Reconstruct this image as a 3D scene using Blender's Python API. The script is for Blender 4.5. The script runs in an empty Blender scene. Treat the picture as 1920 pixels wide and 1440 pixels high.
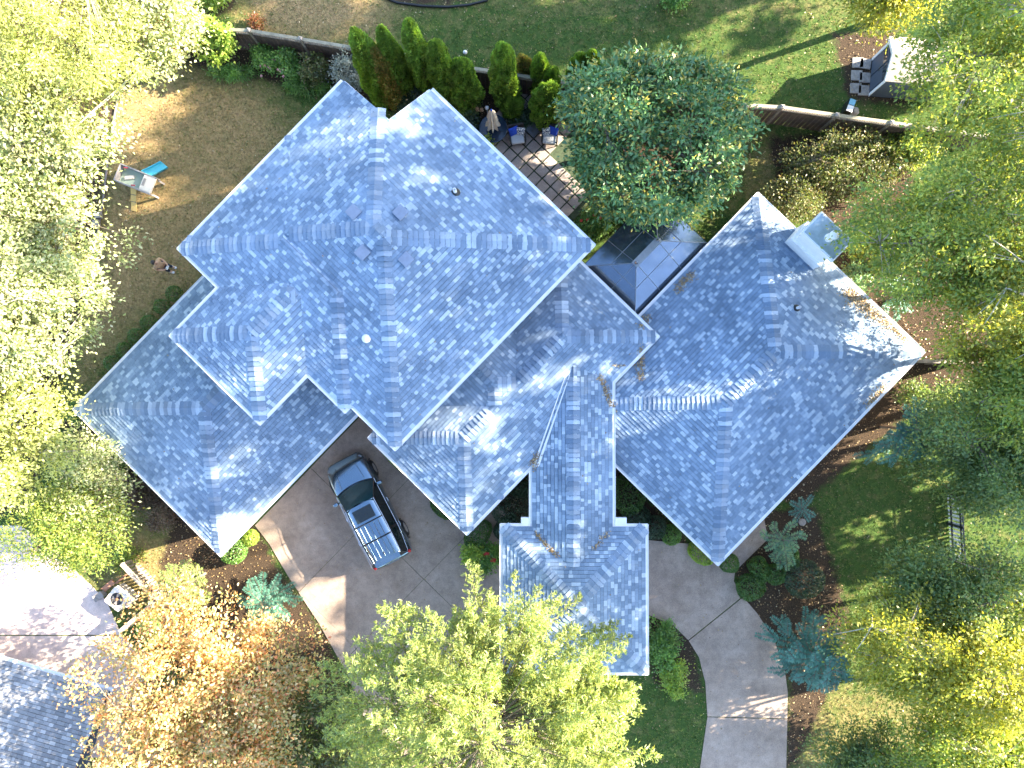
import bpy, bmesh, math, random
import numpy as np
from mathutils import Matrix, Vector
rnd = random.Random(7)
scene = bpy.context.scene
COL = scene.collection

# ------------------------------------------------------------------ camera
FPX, CAMH, AX, AY = 1340.0, 32.0, 0.0186, 0.0144
cam_data = bpy.data.cameras.new('camera')
cam_data.sensor_width = 36.0
cam_data.lens = FPX / 1920 * 36
cam_data.clip_end = 2000
cam = bpy.data.objects.new('camera', cam_data)
COL.objects.link(cam)
RC = Matrix.Rotation(AX, 3, 'X') @ Matrix.Rotation(AY, 3, 'Y')
cam.matrix_world = Matrix.Translation((0, 0, CAMH)) @ RC.to_4x4()
scene.camera = cam
scene.render.resolution_x, scene.render.resolution_y = 1024, 768

# ------------------------------------------------------------------ light
SUN_EL = math.radians(25)
SUN_AZ = math.atan2(0.96, 0.27)          # clockwise from +Y
TO_SUN = Vector((math.sin(SUN_AZ) * math.cos(SUN_EL), math.cos(SUN_AZ) * math.cos(SUN_EL), math.sin(SUN_EL)))
world = bpy.data.worlds.new('World')
scene.world = world
world.use_nodes = True
wn, wl = world.node_tree.nodes, world.node_tree.links
wn.clear()
sky = wn.new('ShaderNodeTexSky')
sky.sky_type = 'NISHITA'
sky.sun_disc = False
sky.sun_elevation = SUN_EL
sky.sun_rotation = SUN_AZ
bg = wn.new('ShaderNodeBackground')
bg.inputs['Strength'].default_value = 0.10
wo = wn.new('ShaderNodeOutputWorld')
wl.new(sky.outputs[0], bg.inputs[0]); wl.new(bg.outputs[0], wo.inputs[0])
sun_data = bpy.data.lights.new('sun', 'SUN')
sun_data.energy = 5.0
sun_data.angle = math.radians(0.5)
sun_data.color = (1.0, 0.85, 0.64)
sun = bpy.data.objects.new('sun', sun_data)
sun.rotation_euler = (-TO_SUN).to_track_quat('-Z', 'Y').to_euler()
sun.location = (40, 12, 40)
COL.objects.link(sun)
vs = scene.view_settings
vs.view_transform = 'Standard'; vs.look = 'None'; vs.gamma = 1.0; vs.use_curve_mapping = False
vs.exposure = 3.1
scene.render.engine = 'CYCLES'
scene.cycles.max_bounces = 6
scene.cycles.transparent_max_bounces = 6

# ------------------------------------------------------------------ helpers
def at(px, py, z=0.0):
    """world point at height z that stands at photograph position px, py"""
    d = RC @ Vector(((px - 960) / FPX, (720 - py) / FPX, -1.0))
    t = (z - CAMH) / d.z
    return Vector((d.x * t, d.y * t, z))

WM = {}
def link(o, M=None, parent=None):
    M = M if M is not None else Matrix.Identity(4)
    COL.objects.link(o)
    o.matrix_basis = M
    WM[o.name] = M
    if parent is not None:
        o.parent = parent
        o.matrix_parent_inverse = WM[parent.name].inverted()
    return o

def tag(o, label=None, cat=None, group=None, kind=None):
    if label: o['label'] = label
    if cat: o['category'] = cat
    if group: o['group'] = group
    if kind: o['kind'] = kind
    return o

def thing(name, label, cat, loc=(0, 0, 0), rz=0.0, group=None):
    o = bpy.data.objects.new(name, None)
    o.empty_display_size = 0.3
    link(o, Matrix.Translation(loc) @ Matrix.Rotation(rz, 4, 'Z'))
    return tag(o, label, cat, group)

class MB:
    """collects polygons; M places local shapes in the world"""
    def __init__(s, M=None):
        s.v = []; s.f = []; s.M = M if M is not None else Matrix.Identity(4)
    def poly(s, pts):
        i = len(s.v); s.v += [tuple(s.M @ Vector(p)) for p in pts]
        s.f.append(tuple(range(i, i + len(pts))))
    def mesh(s, vs_, fs_):
        i = len(s.v); s.v += [tuple(s.M @ Vector(p)) for p in vs_]
        s.f += [tuple(i + k for k in f) for f in fs_]
    def box(s, c, d, R=None, taper=1.0):
        x, y, z = d[0] / 2, d[1] / 2, d[2] / 2
        P = []
        for sz in (-1, 1):
            k = 1.0 if sz < 0 else taper
            for sx, sy in ((-1, -1), (1, -1), (1, 1), (-1, 1)):
                p = Vector((sx * x * k, sy * y * k, sz * z))
                if R is not None: p = R @ p
                P.append(p + Vector(c))
        s.mesh(P, [(3, 2, 1, 0), (4, 5, 6, 7), (0, 1, 5, 4), (1, 2, 6, 5), (2, 3, 7, 6), (3, 0, 4, 7)])
        return s
    def bbox(s, c, d, b=0.02, R=None):
        """box with bevelled edges"""
        bm = bmesh.new(); bmesh.ops.create_cube(bm, size=1.0)
        bmesh.ops.scale(bm, vec=Vector(d), verts=bm.verts)
        bmesh.ops.bevel(bm, geom=bm.edges[:], offset=b, segments=2, affect='EDGES', profile=0.6)
        bm.verts.index_update()
        P = []
        for v in bm.verts:
            p = v.co.copy()
            if R is not None: p = R @ p
            P.append(p + Vector(c))
        s.mesh(P, [[v.index for v in f.verts] for f in bm.faces]); bm.free()
        return s
    def prism(s, pts, z0, z1):
        n = len(pts)
        s.mesh([(p[0], p[1], z0) for p in pts] + [(p[0], p[1], z1) for p in pts],
               [tuple(range(n - 1, -1, -1)), tuple(range(n, 2 * n))] + [(i, (i + 1) % n, n + (i + 1) % n, n + i) for i in range(n)])
        return s
    def tube(s, pts, rad, n=6, caps=True):
        pts = [Vector(p) for p in pts]
        if not hasattr(rad, '__len__'): rad = [rad] * len(pts)
        V = []; F = []
        for i, p in enumerate(pts):
            d = (pts[min(i + 1, len(pts) - 1)] - pts[max(i - 1, 0)]).normalized()
            a = d.cross(Vector((0, 0, 1)))
            if a.length < 1e-3: a = Vector((1, 0, 0))
            a.normalize(); b = d.cross(a)
            for k in range(n):
                t = 2 * math.pi * k / n
                V.append(p + (a * math.cos(t) + b * math.sin(t)) * rad[i])
        for i in range(len(pts) - 1):
            for k in range(n):
                F.append((i * n + k, i * n + (k + 1) % n, (i + 1) * n + (k + 1) % n, (i + 1) * n + k))
        if caps:
            F.append(tuple(range(n - 1, -1, -1))); F.append(tuple((len(pts) - 1) * n + k for k in range(n)))
        s.mesh(V, F); return s
    def lathe(s, prof, n=20, c=(0, 0, 0)):
        V = []; F = []; c = Vector(c)
        for r, z in prof:
            for k in range(n):
                t = 2 * math.pi * k / n
                V.append(c + Vector((r * math.cos(t), r * math.sin(t), z)))
        for i in range(len(prof) - 1):
            for k in range(n):
                F.append((i * n + k, i * n + (k + 1) % n, (i + 1) * n + (k + 1) % n, (i + 1) * n + k))
        F.append(tuple(range(n - 1, -1, -1))); F.append(tuple((len(prof) - 1) * n + k for k in range(n)))
        s.mesh(V, F); return s
    def loft(s, rings, close=True):
        n = len(rings[0]); V = [p for r in rings for p in r]; F = []
        for i in range(len(rings) - 1):
            for k in range(n if close else n - 1):
                F.append((i * n + k, i * n + (k + 1) % n, (i + 1) * n + (k + 1) % n, (i + 1) * n + k))
        if close:
            F.append(tuple(range(n - 1, -1, -1))); F.append(tuple((len(rings) - 1) * n + k for k in range(n)))
        s.mesh(V, F); return s
    def data(s, name, mat, smooth=False):
        me = bpy.data.meshes.new(name)
        me.from_pydata(s.v, [], s.f)
        bm = bmesh.new(); bm.from_mesh(me)
        bmesh.ops.recalc_face_normals(bm, faces=bm.faces[:]); bm.to_mesh(me); bm.free()
        me.materials.append(mat)
        if smooth:
            for p in me.polygons: p.use_smooth = True
        return me
    def build(s, name, mat, parent=None, smooth=False):
        """vertices are world coordinates"""
        o = bpy.data.objects.new(name, s.data(name, mat, smooth))
        return link(o, None, parent)

def put(name, me, M, parent=None):
    return link(bpy.data.objects.new(name, me), M, parent)

def np_mesh(name, V, F, mat, smooth=False):
    """fast mesh: V (n,3), F (m,k)"""
    me = bpy.data.meshes.new(name)
    V = np.ascontiguousarray(V, dtype=np.float32); F = np.ascontiguousarray(F, dtype=np.int32)
    k = F.shape[1]
    me.vertices.add(len(V)); me.vertices.foreach_set('co', V.ravel())
    me.loops.add(F.size); me.loops.foreach_set('vertex_index', F.ravel())
    me.polygons.add(len(F)); me.polygons.foreach_set('loop_start', np.arange(0, F.size, k, dtype=np.int32))
    me.update(calc_edges=True)
    me.materials.append(mat)
    return me

# ------------------------------------------------------------------ materials
def newmat(name):
    m = bpy.data.materials.new(name); m.use_nodes = True
    nt = m.node_tree; b = nt.nodes['Principled BSDF']
    return m, nt, b

def ramp(nt, fac, cols, interp='LINEAR'):
    r = nt.nodes.new('ShaderNodeValToRGB'); e = r.color_ramp
    e.interpolation = interp
    while len(e.elements) < len(cols): e.elements.new(0.5)
    for i, (p, c) in enumerate(cols):
        e.elements[i].position = p; e.elements[i].color = (*c, 1)
    nt.links.new(fac, r.inputs[0]); return r.outputs[0]

def noise(nt, scale, detail=4, rough=0.6, coord='Object', vec=None):
    n = nt.nodes.new('ShaderNodeTexNoise')
    n.inputs['Scale'].default_value = scale; n.inputs['Detail'].default_value = detail; n.inputs['Roughness'].default_value = rough
    if vec is None:
        if coord == 'World':
            g = nt.nodes.new('ShaderNodeNewGeometry'); vec = g.outputs['Position']
        else:
            t = nt.nodes.new('ShaderNodeTexCoord'); vec = t.outputs[coord]
    nt.links.new(vec, n.inputs['Vector']); return n.outputs['Fac']

def mixc(nt, fac, a, b, mode='MIX'):
    m = nt.nodes.new('ShaderNodeMix'); m.data_type = 'RGBA'; m.blend_type = mode
    for s, v in ((m.inputs[0], fac), (m.inputs[6], a), (m.inputs[7], b)):
        if hasattr(v, 'links'): nt.links.new(v, s)
        elif isinstance(v, (int, float)): s.default_value = v
        else: s.default_value = (*v, 1)
    return m.outputs[2]

def bump(nt, b, h, strength=0.4, dist=0.02):
    n = nt.nodes.new('ShaderNodeBump'); n.inputs['Strength'].default_value = strength; n.inputs['Distance'].default_value = dist
    nt.links.new(h, n.inputs['Height']); nt.links.new(n.outputs[0], b.inputs['Normal'])

def math_n(nt, op, a, b=0.0, c=None, clamp=False):
    m = nt.nodes.new('ShaderNodeMath'); m.operation = op; m.use_clamp = clamp
    for s, v in zip(m.inputs, (a, b, c)):
        if v is None: continue
        if hasattr(v, 'links'): nt.links.new(v, s)
        else: s.default_value = v
    return m.outputs[0]

def plain(name, col, rough=0.6, metal=0.0, var=0.25, scale=6.0, spec=0.5, bmp=0.0, coat=0.0):
    m, nt, b = newmat(name)
    f = noise(nt, scale, 5, 0.65, 'World')
    lo = tuple(c * (1 - var) for c in col); hi = tuple(min(1, c * (1 + var)) for c in col)
    nt.links.new(ramp(nt, f, [(0.3, lo), (0.7, hi)]), b.inputs['Base Color'])
    b.inputs['Roughness'].default_value = rough; b.inputs['Metallic'].default_value = metal
    b.inputs['Specular IOR Level'].default_value = spec
    b.inputs['Coat Weight'].default_value = coat
    if bmp: bump(nt, b, noise(nt, scale * 8, 4, 0.7, 'World'), bmp, 0.01)
    return m

def island_rand(nt, obj=True):
    g = nt.nodes.new('ShaderNodeNewGeometry')
    o = g.outputs['Random Per Island']
    if obj:
        i = nt.nodes.new('ShaderNodeObjectInfo')
        o = math_n(nt, 'FRACT', math_n(nt, 'ADD', o, i.outputs['Random']))
    return o

def leafmat(name, cols, trans=0.45, rough=0.45, clump=0.5, tcol=None, cscale=0.9, gain=1.3):
    """leaf colour varies leaf by leaf and, more slowly, twig by twig"""
    m, nt, b = newmat(name)
    r = island_rand(nt)
    cols = [tuple(x * gain for x in c) for c in cols]
    n = len(cols)
    c = ramp(nt, r, [((i + 0.5) / n, cols[i]) for i in range(n)])
    f = noise(nt, cscale, 3, 0.6, 'World')
    dk = ramp(nt, f, [(0.35, (1 - clump * .7,) * 3), (0.65, (1 + clump * .35,) * 3)])
    c = mixc(nt, 1.0, c, dk, 'MULTIPLY')
    nt.links.new(c, b.inputs['Base Color'])
    b.inputs['Roughness'].default_value = rough
    b.inputs['Specular IOR Level'].default_value = 0.6
    t = nt.nodes.new('ShaderNodeBsdfTranslucent')
    nt.links.new(mixc(nt, 1.0, c, tcol or (1.35, 1.25, 0.55), 'MULTIPLY'), t.inputs['Color'])
    mx = nt.nodes.new('ShaderNodeMixShader'); mx.inputs[0].default_value = trans
    out = nt.nodes['Material Output']
    nt.links.new(b.outputs[0], mx.inputs[1]); nt.links.new(t.outputs[0], mx.inputs[2]); nt.links.new(mx.outputs[0], out.inputs[0])
    return m

def shingle_mat(name, cols):
    m, nt, b = newmat(name)
    r = island_rand(nt)
    n = len(cols)
    c = ramp(nt, r, [(i / n, cols[i]) for i in range(n)], 'CONSTANT')
    g = noise(nt, 90, 2, 0.8, 'World')
    c = mixc(nt, 1.0, c, ramp(nt, g, [(0.3, (0.72,) * 3), (0.7, (1.28,) * 3)]), 'MULTIPLY')
    w = noise(nt, 0.55, 5, 0.62, 'World')        # weathering streaks and algae
    c = mixc(nt, 1.0, c, ramp(nt, w, [(0.32, (0.72, 0.74, 0.76)), (0.6, (1.08, 1.08, 1.08))]), 'MULTIPLY')
    nt.links.new(c, b.inputs['Base Color'])
    b.inputs['Roughness'].default_value = 0.82
    b.inputs['Specular IOR Level'].default_value = 0.35
    bump(nt, b, noise(nt, 160, 2, 0.7, 'World'), 0.5, 0.004)
    return m

def bricks_mat(name):
    m, nt, b = newmat(name)
    t = nt.nodes.new('ShaderNodeTexBrick'); t.inputs['Scale'].default_value = 4.5
    t.inputs['Color1'].default_value = (0.30, 0.16, 0.12, 1); t.inputs['Color2'].default_value = (0.36, 0.22, 0.17, 1); t.inputs['Mortar'].default_value = (0.4, 0.38, 0.35, 1)
    nt.links.new(t.outputs[0], b.inputs['Base Color']); b.inputs['Roughness'].default_value = 0.85
    tc = nt.nodes.new('ShaderNodeTexCoord'); mp = nt.nodes.new('ShaderNodeMapping'); mp.inputs['Rotation'].default_value = (math.pi / 2, 0, 0)
    nt.links.new(tc.outputs['Object'], mp.inputs[0]); nt.links.new(mp.outputs[0], t.inputs[0])
    return m

def concrete_mat(name, c1, c2, c3):
    m, nt, b = newmat(name)
    f1 = noise(nt, 0.55, 6, 0.62, 'World'); f2 = noise(nt, 38, 3, 0.75, 'World'); f3 = noise(nt, 2.6, 5, 0.7, 'World')
    c = ramp(nt, f1, [(0.3, c1), (0.5, c2), (0.7, c3)])
    c = mixc(nt, 1.0, c, ramp(nt, f2, [(0.28, (0.62,) * 3), (0.72, (1.35,) * 3)]), 'MULTIPLY')
    c = mixc(nt, 1.0, c, ramp(nt, f3, [(0.3, (0.78,) * 3), (0.62, (1.1,) * 3)]), 'MULTIPLY')
    nt.links.new(c, b.inputs['Base Color']); b.inputs['Roughness'].default_value = 0.85
    bump(nt, b, f2, 0.5, 0.006)
    return m

M_SH = shingle_mat('slate_blue_shingle', [(c[0] * 1.70, c[1] * 1.77, c[2] * 1.75) for c in ((0.074, 0.106, 0.160), (0.088, 0.124, 0.184), (0.104, 0.142, 0.206), (0.082, 0.114, 0.168), (0.118, 0.158, 0.222), (0.096, 0.132, 0.190), (0.168, 0.210, 0.275), (0.092, 0.128, 0.186), (0.200, 0.240, 0.300), (0.110, 0.148, 0.212))])
M_CAP = shingle_mat('ridge_shingle', [(c[0] * 1.5, c[1] * 1.58, c[2] * 1.6) for c in ((0.085, 0.118, 0.172), (0.115, 0.152, 0.215), (0.160, 0.195, 0.255), (0.100, 0.130, 0.180), (0.215, 0.255, 0.320), (0.14, 0.168, 0.215))])
M_SHN = shingle_mat('dark_grey_shingle', [tuple(x * 1.7 for x in c) for c in ((0.10, 0.105, 0.115), (0.125, 0.13, 0.14), (0.15, 0.155, 0.165), (0.115, 0.12, 0.13), (0.2, 0.205, 0.215))])
M_DECK = plain('roof_felt', (0.08, 0.095, 0.125), 0.95)
M_TRIM = plain('white_trim_paint', (0.66, 0.68, 0.72), 0.5, var=0.08, scale=3)
M_WALL = bricks_mat('brick_wall')
M_GLASS = plain('window_glass', (0.03, 0.04, 0.05), 0.08, var=0.1)
M_CONC = concrete_mat('exposed_aggregate', (0.235, 0.182, 0.148), (0.300, 0.238, 0.198), (0.365, 0.298, 0.252))
M_CONC2 = concrete_mat('pale_pinkish_concrete', (0.56, 0.44, 0.41), (0.64, 0.52, 0.48), (0.70, 0.58, 0.54))
M_PAVER = concrete_mat('paver_concrete', (0.26, 0.22, 0.20), (0.32, 0.275, 0.25), (0.38, 0.335, 0.305))
M_MOSS = plain('mossy_joint', (0.035, 0.055, 0.03), 0.95, var=0.5, scale=9)
M_BARK = plain('bark', (0.16, 0.135, 0.11), 0.9, var=0.4, scale=9, bmp=0.5)
M_BARKG = plain('pale_grey_bark', (0.34, 0.31, 0.27), 0.85, var=0.3, scale=9, bmp=0.4)
M_WOOD = plain('weathered_wood', (0.21, 0.18, 0.15), 0.85, var=0.35, scale=5, bmp=0.3)
M_WOODD = plain('dark_stained_boards', (0.085, 0.058, 0.048), 0.85, var=0.35, scale=5, bmp=0.3)
M_BLACK = plain('black_metal', (0.012, 0.013, 0.016), 0.35, var=0.2)
M_CHROME = plain('chrome', (0.75, 0.77, 0.8), 0.15, metal=1.0, var=0.05)
M_RUB = plain('rubber', (0.015, 0.015, 0.016), 0.8, var=0.2)
M_STONE = plain('grey_stone', (0.27, 0.25, 0.24), 0.9, var=0.3, scale=8, bmp=0.4)

# ------------------------------------------------------------------ the ground
def sdpoly(X, Y, P):
    d = np.full(X.shape, 1e9); ins = np.zeros(X.shape, bool)
    n = len(P)
    for i in range(n):
        ax_, ay_ = P[i]; bx, by = P[(i + 1) % n]
        ex, ey = bx - ax_, by - ay_
        t = np.clip(((X - ax_) * ex + (Y - ay_) * ey) / (ex * ex + ey * ey + 1e-9), 0, 1)
        d = np.minimum(d, np.hypot(X - ax_ - t * ex, Y - ay_ - t * ey))
        c = ((ay_ > Y) != (by > Y)) & (X < (bx - ax_) * (Y - ay_) / (by - ay_ + 1e-12) + ax_)
        ins ^= c
    return np.where(ins, -d, d)

def pxpoly(pts, z=0.0):
    return [tuple(at(x, y, z)[:2]) for x, y in pts]

DRY = [  # (polygon in photo positions, weight)
    ([(190, 180), (300, 120), (480, 150), (560, 250), (430, 420), (370, 560), (250, 620), (140, 740), (150, 560), (175, 380)], 0.80),
    ([(200, 180), (420, 170), (480, 200), (330, 245), (230, 230)], 1.0),
    ([(440, -40), (760, -40), (720, 60), (600, 95), (480, 70)], 0.85),
    ([(740, -60), (1640, -60), (1640, 30), (1200, 25), (760, 20)], 0.22),
    ([(190, 950), (330, 1010), (300, 1140), (190, 1110)], 0.7),
    ([(1560, 1290), (1920, 1290), (1920, 1480), (1480, 1480), (1480, 1330)], 0.35),
    ([(1390, 250), (1480, 260), (1480, 380), (1390, 370)], 0.4),
]
MULCH = [
    [(-400, -200), (250, -60), (330, 100), (228, 160), (205, 250), (190, 380), (174, 470), (150, 620), (90, 780), (60, 960), (-400, 1000)],
    [(330, 60), (480, 70), (700, 110), (1060, 150), (1400, 200), (1400, 260), (1120, 420), (1080, 250), (900, 260), (800, 230), (660, 180), (560, 165), (440, 138), (330, 118)],
    [(350, -60), (470, -60), (440, 15), (340, 40)],
    [(720, -60), (900, -60), (880, 2), (800, 12), (730, 4)],
    [(1560, 470), (1800, 430), (1860, 620), (1840, 700), (1730, 760), (1560, 900), (1490, 960), (1440, 900), (1600, 650)],
    [(1420, 960), (1530, 950), (1560, 1050), (1600, 1180), (1560, 1290), (1490, 1440), (1470, 1440), (1480, 1280), (1390, 1120), (1370, 1060)],
    [(330, 950), (420, 1010), (470, 960), (520, 1060), (600, 1170), (660, 1280), (540, 1330), (300, 1240), (300, 1060)],
    [(140, 760), (260, 880), (430, 1040), (400, 1060), (230, 900), (110, 790)],
    [(860, 1000), (1000, 860), (1150, 860), (1300, 1030), (1210, 1020), (1000, 1000), (940, 1060), (880, 1050)],
    [(1200, 1150), (1300, 1190), (1318, 1300), (1230, 1280)],
    [(1440, 260), (1640, 240), (1720, 300), (1700, 420), (1560, 430), (1460, 360)],
    [(1560, 60), (1680, 60), (1700, 200), (1590, 190)],
]
def axis(lo, hi, step, far):
    a = np.arange(lo, hi + 1e-6, step)
    e = np.array([8, 25, 70, 160, 380.0])
    return np.concatenate([lo - e[::-1], a, hi + e])
gx, gy = axis(-27, 27, 0.2, 400), axis(-20, 22, 0.2, 400)
GX, GY = np.meshgrid(gx, gy)
dryw = np.zeros(GX.shape); mulw = np.zeros(GX.shape)
for P, w in DRY:
    dryw = np.maximum(dryw, w * np.clip(0.5 - sdpoly(GX, GY, pxpoly(P)) / 2.4, 0, 1))
for P in MULCH:
    mulw = np.maximum(mulw, np.clip(0.5 - sdpoly(GX, GY, pxpoly(P)) / 1.2, 0, 1))
V = np.stack([GX.ravel(), GY.ravel(), np.zeros(GX.size)], 1)
nx, ny = len(gx), len(gy)
ii = (np.arange(ny - 1)[:, None] * nx + np.arange(nx - 1)[None]).ravel()
F = np.stack([ii, ii + 1, ii + nx + 1, ii + nx], 1)

m, nt, b = newmat('lawn_and_soil')
a = nt.nodes.new('ShaderNodeAttribute'); a.attribute_name = 'zone'
sp = nt.nodes.new('ShaderNodeSeparateColor'); nt.links.new(a.outputs['Color'], sp.inputs[0])
n1 = noise(nt, 0.7, 5, 0.6, 'World'); n2 = noise(nt, 9, 5, 0.7, 'World'); n3 = noise(nt, 22, 4, 0.8, 'World'); n4 = noise(nt, 2.2, 6, 0.7, 'World')
grass = ramp(nt, n2, [(0.3, (0.024, 0.050, 0.013)), (0.5, (0.044, 0.086, 0.020)), (0.7, (0.085, 0.125, 0.030))])
dry = ramp(nt, n2, [(0.3, (0.190, 0.125, 0.062)), (0.5, (0.320, 0.220, 0.108)), (0.7, (0.450, 0.330, 0.170))])
mul = ramp(nt, n3, [(0.3, (0.014, 0.011, 0.009)), (0.5, (0.040, 0.029, 0.021)), (0.66, (0.085, 0.058, 0.036)), (0.75, (0.16, 0.115, 0.07))])
fd = math_n(nt, 'ADD', sp.outputs[0], math_n(nt, 'MULTIPLY', math_n(nt, 'SUBTRACT', n4, 0.5), 1.5), clamp=True)
fm = math_n(nt, 'ADD', sp.outputs[1], math_n(nt, 'MULTIPLY', math_n(nt, 'SUBTRACT', n4, 0.5), 0.9))
fm = math_n(nt, 'MULTIPLY_ADD', fm, 4.0, -1.5, clamp=True)
c = mixc(nt, fm, mixc(nt, fd, grass, dry), mul)
c = mixc(nt, 1.0, c, ramp(nt, n3, [(0.3, (0.7,) * 3), (0.7, (1.3,) * 3)]), 'MULTIPLY')
nt.links.new(c, b.inputs['Base Color']); b.inputs['Roughness'].default_value = 0.95; b.inputs['Specular IOR Level'].default_value = 0.15
bump(nt, b, n3, 0.9, 0.03)
gme = np_mesh('ground', V, F, m)
at_ = gme.color_attributes.new('zone', 'FLOAT_COLOR', 'POINT')
at_.data.foreach_set('color', np.stack([dryw.ravel(), mulw.ravel(), np.zeros(GX.size), np.ones(GX.size)], 1).astype(np.float32).ravel())
ground = link(bpy.data.objects.new('ground', gme)); tag(ground, kind='structure')

# ------------------------------------------------------------------ house frame
TH = -0.7707
UX = Vector((math.cos(TH), math.sin(TH))); VX = Vector((-math.sin(TH), math.cos(TH)))
def uvw(u, v, z=0.0):
    p = UX * u + VX * v
    return Vector((p.x, p.y, z))

def clip(poly, n, d):
    """keep the part of a convex polygon with n.p <= d"""
    out = []
    for i in range(len(poly)):
        a_, b_ = poly[i], poly[(i + 1) % len(poly)]
        da, db = n[0] * a_[0] + n[1] * a_[1] - d, n[0] * b_[0] + n[1] * b_[1] - d
        if da <= 0: out.append(a_)
        if (da < 0 < db) or (db < 0 < da):
            t = da / (da - db); out.append((a_[0] + (b_[0] - a_[0]) * t, a_[1] + (b_[1] - a_[1]) * t))
    return out
def area(p):
    return abs(sum(p[i][0] * p[(i + 1) % len(p)][1] - p[(i + 1) % len(p)][0] * p[i][1] for i in range(len(p)))) / 2
def subtract(polys, hps):
    """convex polygons minus the convex set given by half planes n.p<=d"""
    res = []
    for p in polys:
        if any(all(n[0] * q[0] + n[1] * q[1] >= d - 1e-6 for q in p) for n, d in hps):
            res.append(p); continue
        cur = p
        for n, d in hps:
            o = clip(cur, (-n[0], -n[1]), -d)
            if len(o) > 2 and area(o) > 2e-4: res.append(o)
            cur = clip(cur, n, d)
            if len(cur) < 3: break
    return res

# ------------------------------------------------------------------ driveway and paths
def slab_structure(name, panels, mat, z0=-0.02, z1=0.03):
    root = bpy.data.objects.new(name, None); link(root); tag(root, kind='structure')
    return root
drive = bpy.data.objects.new('driveway', None); link(drive); tag(drive, kind='structure')
def panel(pts_world, parent, mat, top, inset=0.012):
    c = Vector((sum(p[0] for p in pts_world) / len(pts_world), sum(p[1] for p in pts_world) / len(pts_world)))
    P = []
    for p in pts_world:
        d = Vector((p[0], p[1])) - c
        P.append(Vector((p[0], p[1])) - d.normalized() * inset)
    mb = MB(); mb.prism(P, -0.05, top)
    return mb.build('concrete_panel', mat, parent)
court = pxpoly([(478, 985), (560, 900), (690, 765), (760, 790), (990, 1000), (990, 1130), (860, 1260), (760, 1420), (680, 1340), (652, 1265), (596, 1165), (540, 1080), (505, 1020)])
import mathutils.geometry as mg
def tri_poly(P):
    T = mg.tessellate_polygon([[Vector((p[0], p[1], 0)) for p in P]])
    return [[P[i] for i in t] for t in T]
def clip_cell(P, cell):
    """intersection of a polygon with a convex cell (half planes), as an outline"""
    cur = [tuple(p) for p in P]
    for n, d in cell: 
        cur = clip(cur, n, d)
        if len(cur) < 3: return None
    return cur
ulines = [-6.2, -1.10, 2.50, 6.2, 10.5]; vlines = [-18.0, -13.2, -8.88, -4.2, 1.0]
k = 0
for i in range(len(ulines) - 1):
    for j in range(len(vlines) - 1):
        cell = [((UX.x, UX.y), ulines[i + 1]), ((-UX.x, -UX.y), -ulines[i]), ((VX.x, VX.y), vlines[j + 1]), ((-VX.x, -VX.y), -vlines[j])]
        P = clip_cell(court, cell)
        if P and area(P) > 0.3:
            panel(P, drive, M_CONC, 0.030 + 0.002 * (k % 3)); k += 1
dp = [
    [(992, 1000), (1212, 1012), (1214, 1152), (992, 1130)],
    [(1213, 1012), (1300, 1020), (1345, 1040), (1378, 1072), (1376, 1090), (1392, 1118), (1290, 1200), (1262, 1172), (1214, 1152)],
    [(1393, 1119), (1420, 1150), (1452, 1200), (1472, 1260), (1477, 1300), (1476, 1347), (1326, 1343), (1322, 1280), (1310, 1232), (1291, 1201)],
    [(1476, 1348), (1474, 1440), (1470, 1560), (1290, 1560), (1312, 1440), (1326, 1344)],
    [(1345, 1038), (1430, 960), (1440, 1010), (1379, 1070)],
]
for i, P in enumerate(dp):
    panel(pxpoly(P), drive, M_CONC, 0.033 + 0.001 * (i % 2), 0.008)
nd = bpy.data.objects.new('neighbour_driveway', None); link(nd); tag(nd, kind='structure')
for P in ([(-420, 985), (40, 985), (110, 1040), (200, 1125), (228, 1190), (-420, 1190)],
          [(-420, 1192), (229, 1192), (262, 1225), (276, 1290), (250, 1420), (-420, 1420)]):
    panel(pxpoly(P), nd, M_CONC2, 0.03, 0.01)

# ------------------------------------------------------------------ roofs
PITCH = 0.3618
class Block:
    def __init__(s, name, ax_, ay_, a0, a1, b0, b1, z, pitch=PITCH, gable=None, level=0):
        """rectangle a0..a1 along ax_, b0..b1 along ay_; eave height z"""
        s.name, s.z, s.pitch, s.level = name, z, pitch, level
        s.A, s.B = ax_, ay_; s.r = (a0, a1, b0, b1)
        s.rect = [((ax_.x, ax_.y), a1), ((-ax_.x, -ax_.y), -a0), ((ay_.x, ay_.y), b1), ((-ay_.x, -ay_.y), -b0)]
        sides = [(-ax_, -a1, (a1, b0), (a1, b1)), (ax_, a0, (a0, b1), (a0, b0)), (-ay_, -b1, (a1, b1), (a0, b1)), (ay_, b0, (a0, b0), (a1, b0))]
        s.planes = []
        for i, (n, off, p0, p1) in enumerate(sides):
            if gable and i in gable: continue
            # height = z + pitch*(n.p - off)
            s.planes.append(dict(n=n, g=(n.x * pitch, n.y * pitch), c=z - pitch * off, p0=s.w(*p0), p1=s.w(*p1), i=i))
    def w(s, a_, b_):
        return s.A * a_ + s.B * b_
    def height(s, p):
        return min(q['g'][0] * p[0] + q['g'][1] * p[1] + q['c'] for q in s.planes)
    def inside(s, p, m=0.0):
        return all(n[0] * p[0] + n[1] * p[1] <= d - m for n, d in s.rect)
    def shrunk(s, m):
        return [(n, d - m) for n, d in s.rect]

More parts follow.
